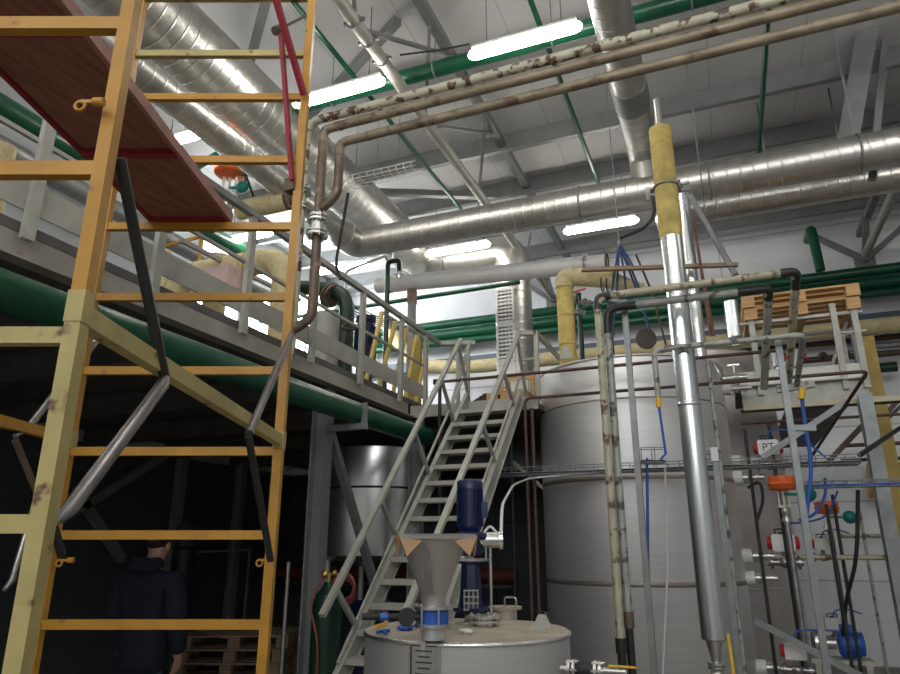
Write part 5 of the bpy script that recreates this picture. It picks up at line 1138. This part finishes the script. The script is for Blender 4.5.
tag(MB().tube(fillet([aty(858, 490, 6.4), aty(857, 560, 6.5), aty(846, 600, 6.8), aty(843, 635, 7.2)], .2), .016, 8).build('black_cable', 'rubber'), 'black cable dropping from the right wire tray to the blue motor', 'cable')
q = MB(); c = aty(735, 378, 6.4); q.cyl(c-EX*.1, c+EX*.1, .03); flange(q, c, EX, .05, .012, 6); q.cyl(c, c+EZ*.12, .015); q.bar(c+EZ*.12-EX*.05, c+EZ*.12+EX*.05, .014); q.cyl(c-EX*.1, c-EX*.1-EZ*.0, .03); q.cyl(c-EX*.1, (c.x-.16, 6.75, TZ-.05), .025)
tag(q.build('small_valve', 'chrome'), 'small steel valve at the tank rim right of the silver pipe', 'valve')

# ================================================================ UNDER THE MEZZANINE
c = atp(238, 662, _C+_F*7.2, _F); 
for k, (dz, lb) in enumerate(((0, 'lowest old pallet of the pile behind the walking person'), (.13, 'second old pallet from the floor in the pile behind the person'), (.26, 'third old pallet from the floor in the pile behind the person'))):
    pallet((c.x, c.y, dz+.001), .35, lb, 1.1, .8, 'old pallets under the mezzanine', 'oldwood')
    
zz = atp(238, 640, _C+_F*7.2, _F).z
for k in range(max(0, int((zz-.39)/.13)+1)):
    pallet((c.x+.02*k, c.y, .39+.13*k+.001), .35+.04*k, ['fourth', 'fifth', 'sixth', 'topmost', 'extra'][k]+' old pallet up in the pile behind the walking person', 1.1, .8, 'old pallets under the mezzanine', 'oldwood')
o = atp(372, 616, _C+_F*6.3, _F)
t = thing('blue_barrel', 'blue barrel standing in the dark behind the stair foot', 'barrel', (o.x, o.y, 0)); MB().lathe([(.2, .01), (.22, .03), (.22, .3), (.228, .32), (.22, .34), (.22, .6), (.228, .62), (.22, .64), (.22, o.z+.1), (.2, o.z+.13)], (o.x, o.y, 0), n=32).build('barrel_body', 'blue', t); MB().lathe([(.03, 0), (.03, .03)], (o.x+.1, o.y-.05, o.z+.125)).build('bung', 'iron', t)
p = atp(186, 540, _C+_F*8.4, _F); t = thing('bagged_motor', 'film-wrapped dark machine part standing behind the person', 'machine', (p.x, p.y, 0))
MB().lathe([(.14, 0), (.14, p.z-.1), (.05, p.z-.05)], (p.x, p.y, 0)).build('pedestal', 'iron', t); MB().sphere((p.x, p.y, p.z+.05), .13, 14, (1, 1, 1.5)).build('wrapped_head', mat('shiny_film', (.12, .13, .14), .15, .3), t)
for y, x0, x1, D_, m, lb in ((570, -200, 340, 8.6, 'redhose', 'thick dull red pipe low along the dark wall behind the person'), (578, -200, 330, 8.4, 'tube', 'thin grey pipe just under the dull red pipe in the dark')):
    p = aty(150, y, 9.8); tag(MB().cyl((-7.15, 9.8 if m == 'redhose' else 9.6, p.z), (-2.9, 9.8 if m == 'redhose' else 9.6, p.z), .1 if m == 'redhose' else .04, n=14).build('wall_pipe', m), lb, 'pipe')
for (a, b, lb) in (((225, 520, 320), (160, 440, 0), ''),): pass
tag(MB().bar(atx(60, 520, -7.16), atx(165, 455, -7.16), .1).build('cross_brace', 'grey_steel'), 'dark steel brace rising to the right under the mezzanine', 'brace')
tag(MB().bar(atx(75, 490, -7.16), atx(122, 560, -7.16), .1).build('cross_brace', 'grey_steel'), 'dark steel brace falling to the right under the mezzanine', 'brace')
p = atx(178, 500, -7.15); tag(MB().box((-7.15, p.y, 1.43), (.12, .12, 2.86)).build('dark_post', 'grey_steel'), 'slim dark post against the wall under the mezzanine', 'post')
t = thing('light_stand', 'thin pale frame standing behind the person near the pallets', 'frame', aty(230, 560, 7.9))
a, b = aty(190, 552, 7.9), aty(250, 550, 7.9); MB().bar(a, b, .03).build('top_bar', 'galv', t)
for p in (a, b): MB().bar(p, (p.x, p.y, 0), .03).build('leg', 'galv', t)
p = atp(286, 600, _C+_F*6.2, _F); tag(MB().cyl((p.x, p.y, 0), (p.x, p.y, atp(286, 562, _C+_F*6.2, _F).z), .02, n=12).build('steel_rod', 'chrome'), 'short shiny upright rod left of the grey column', 'rod')
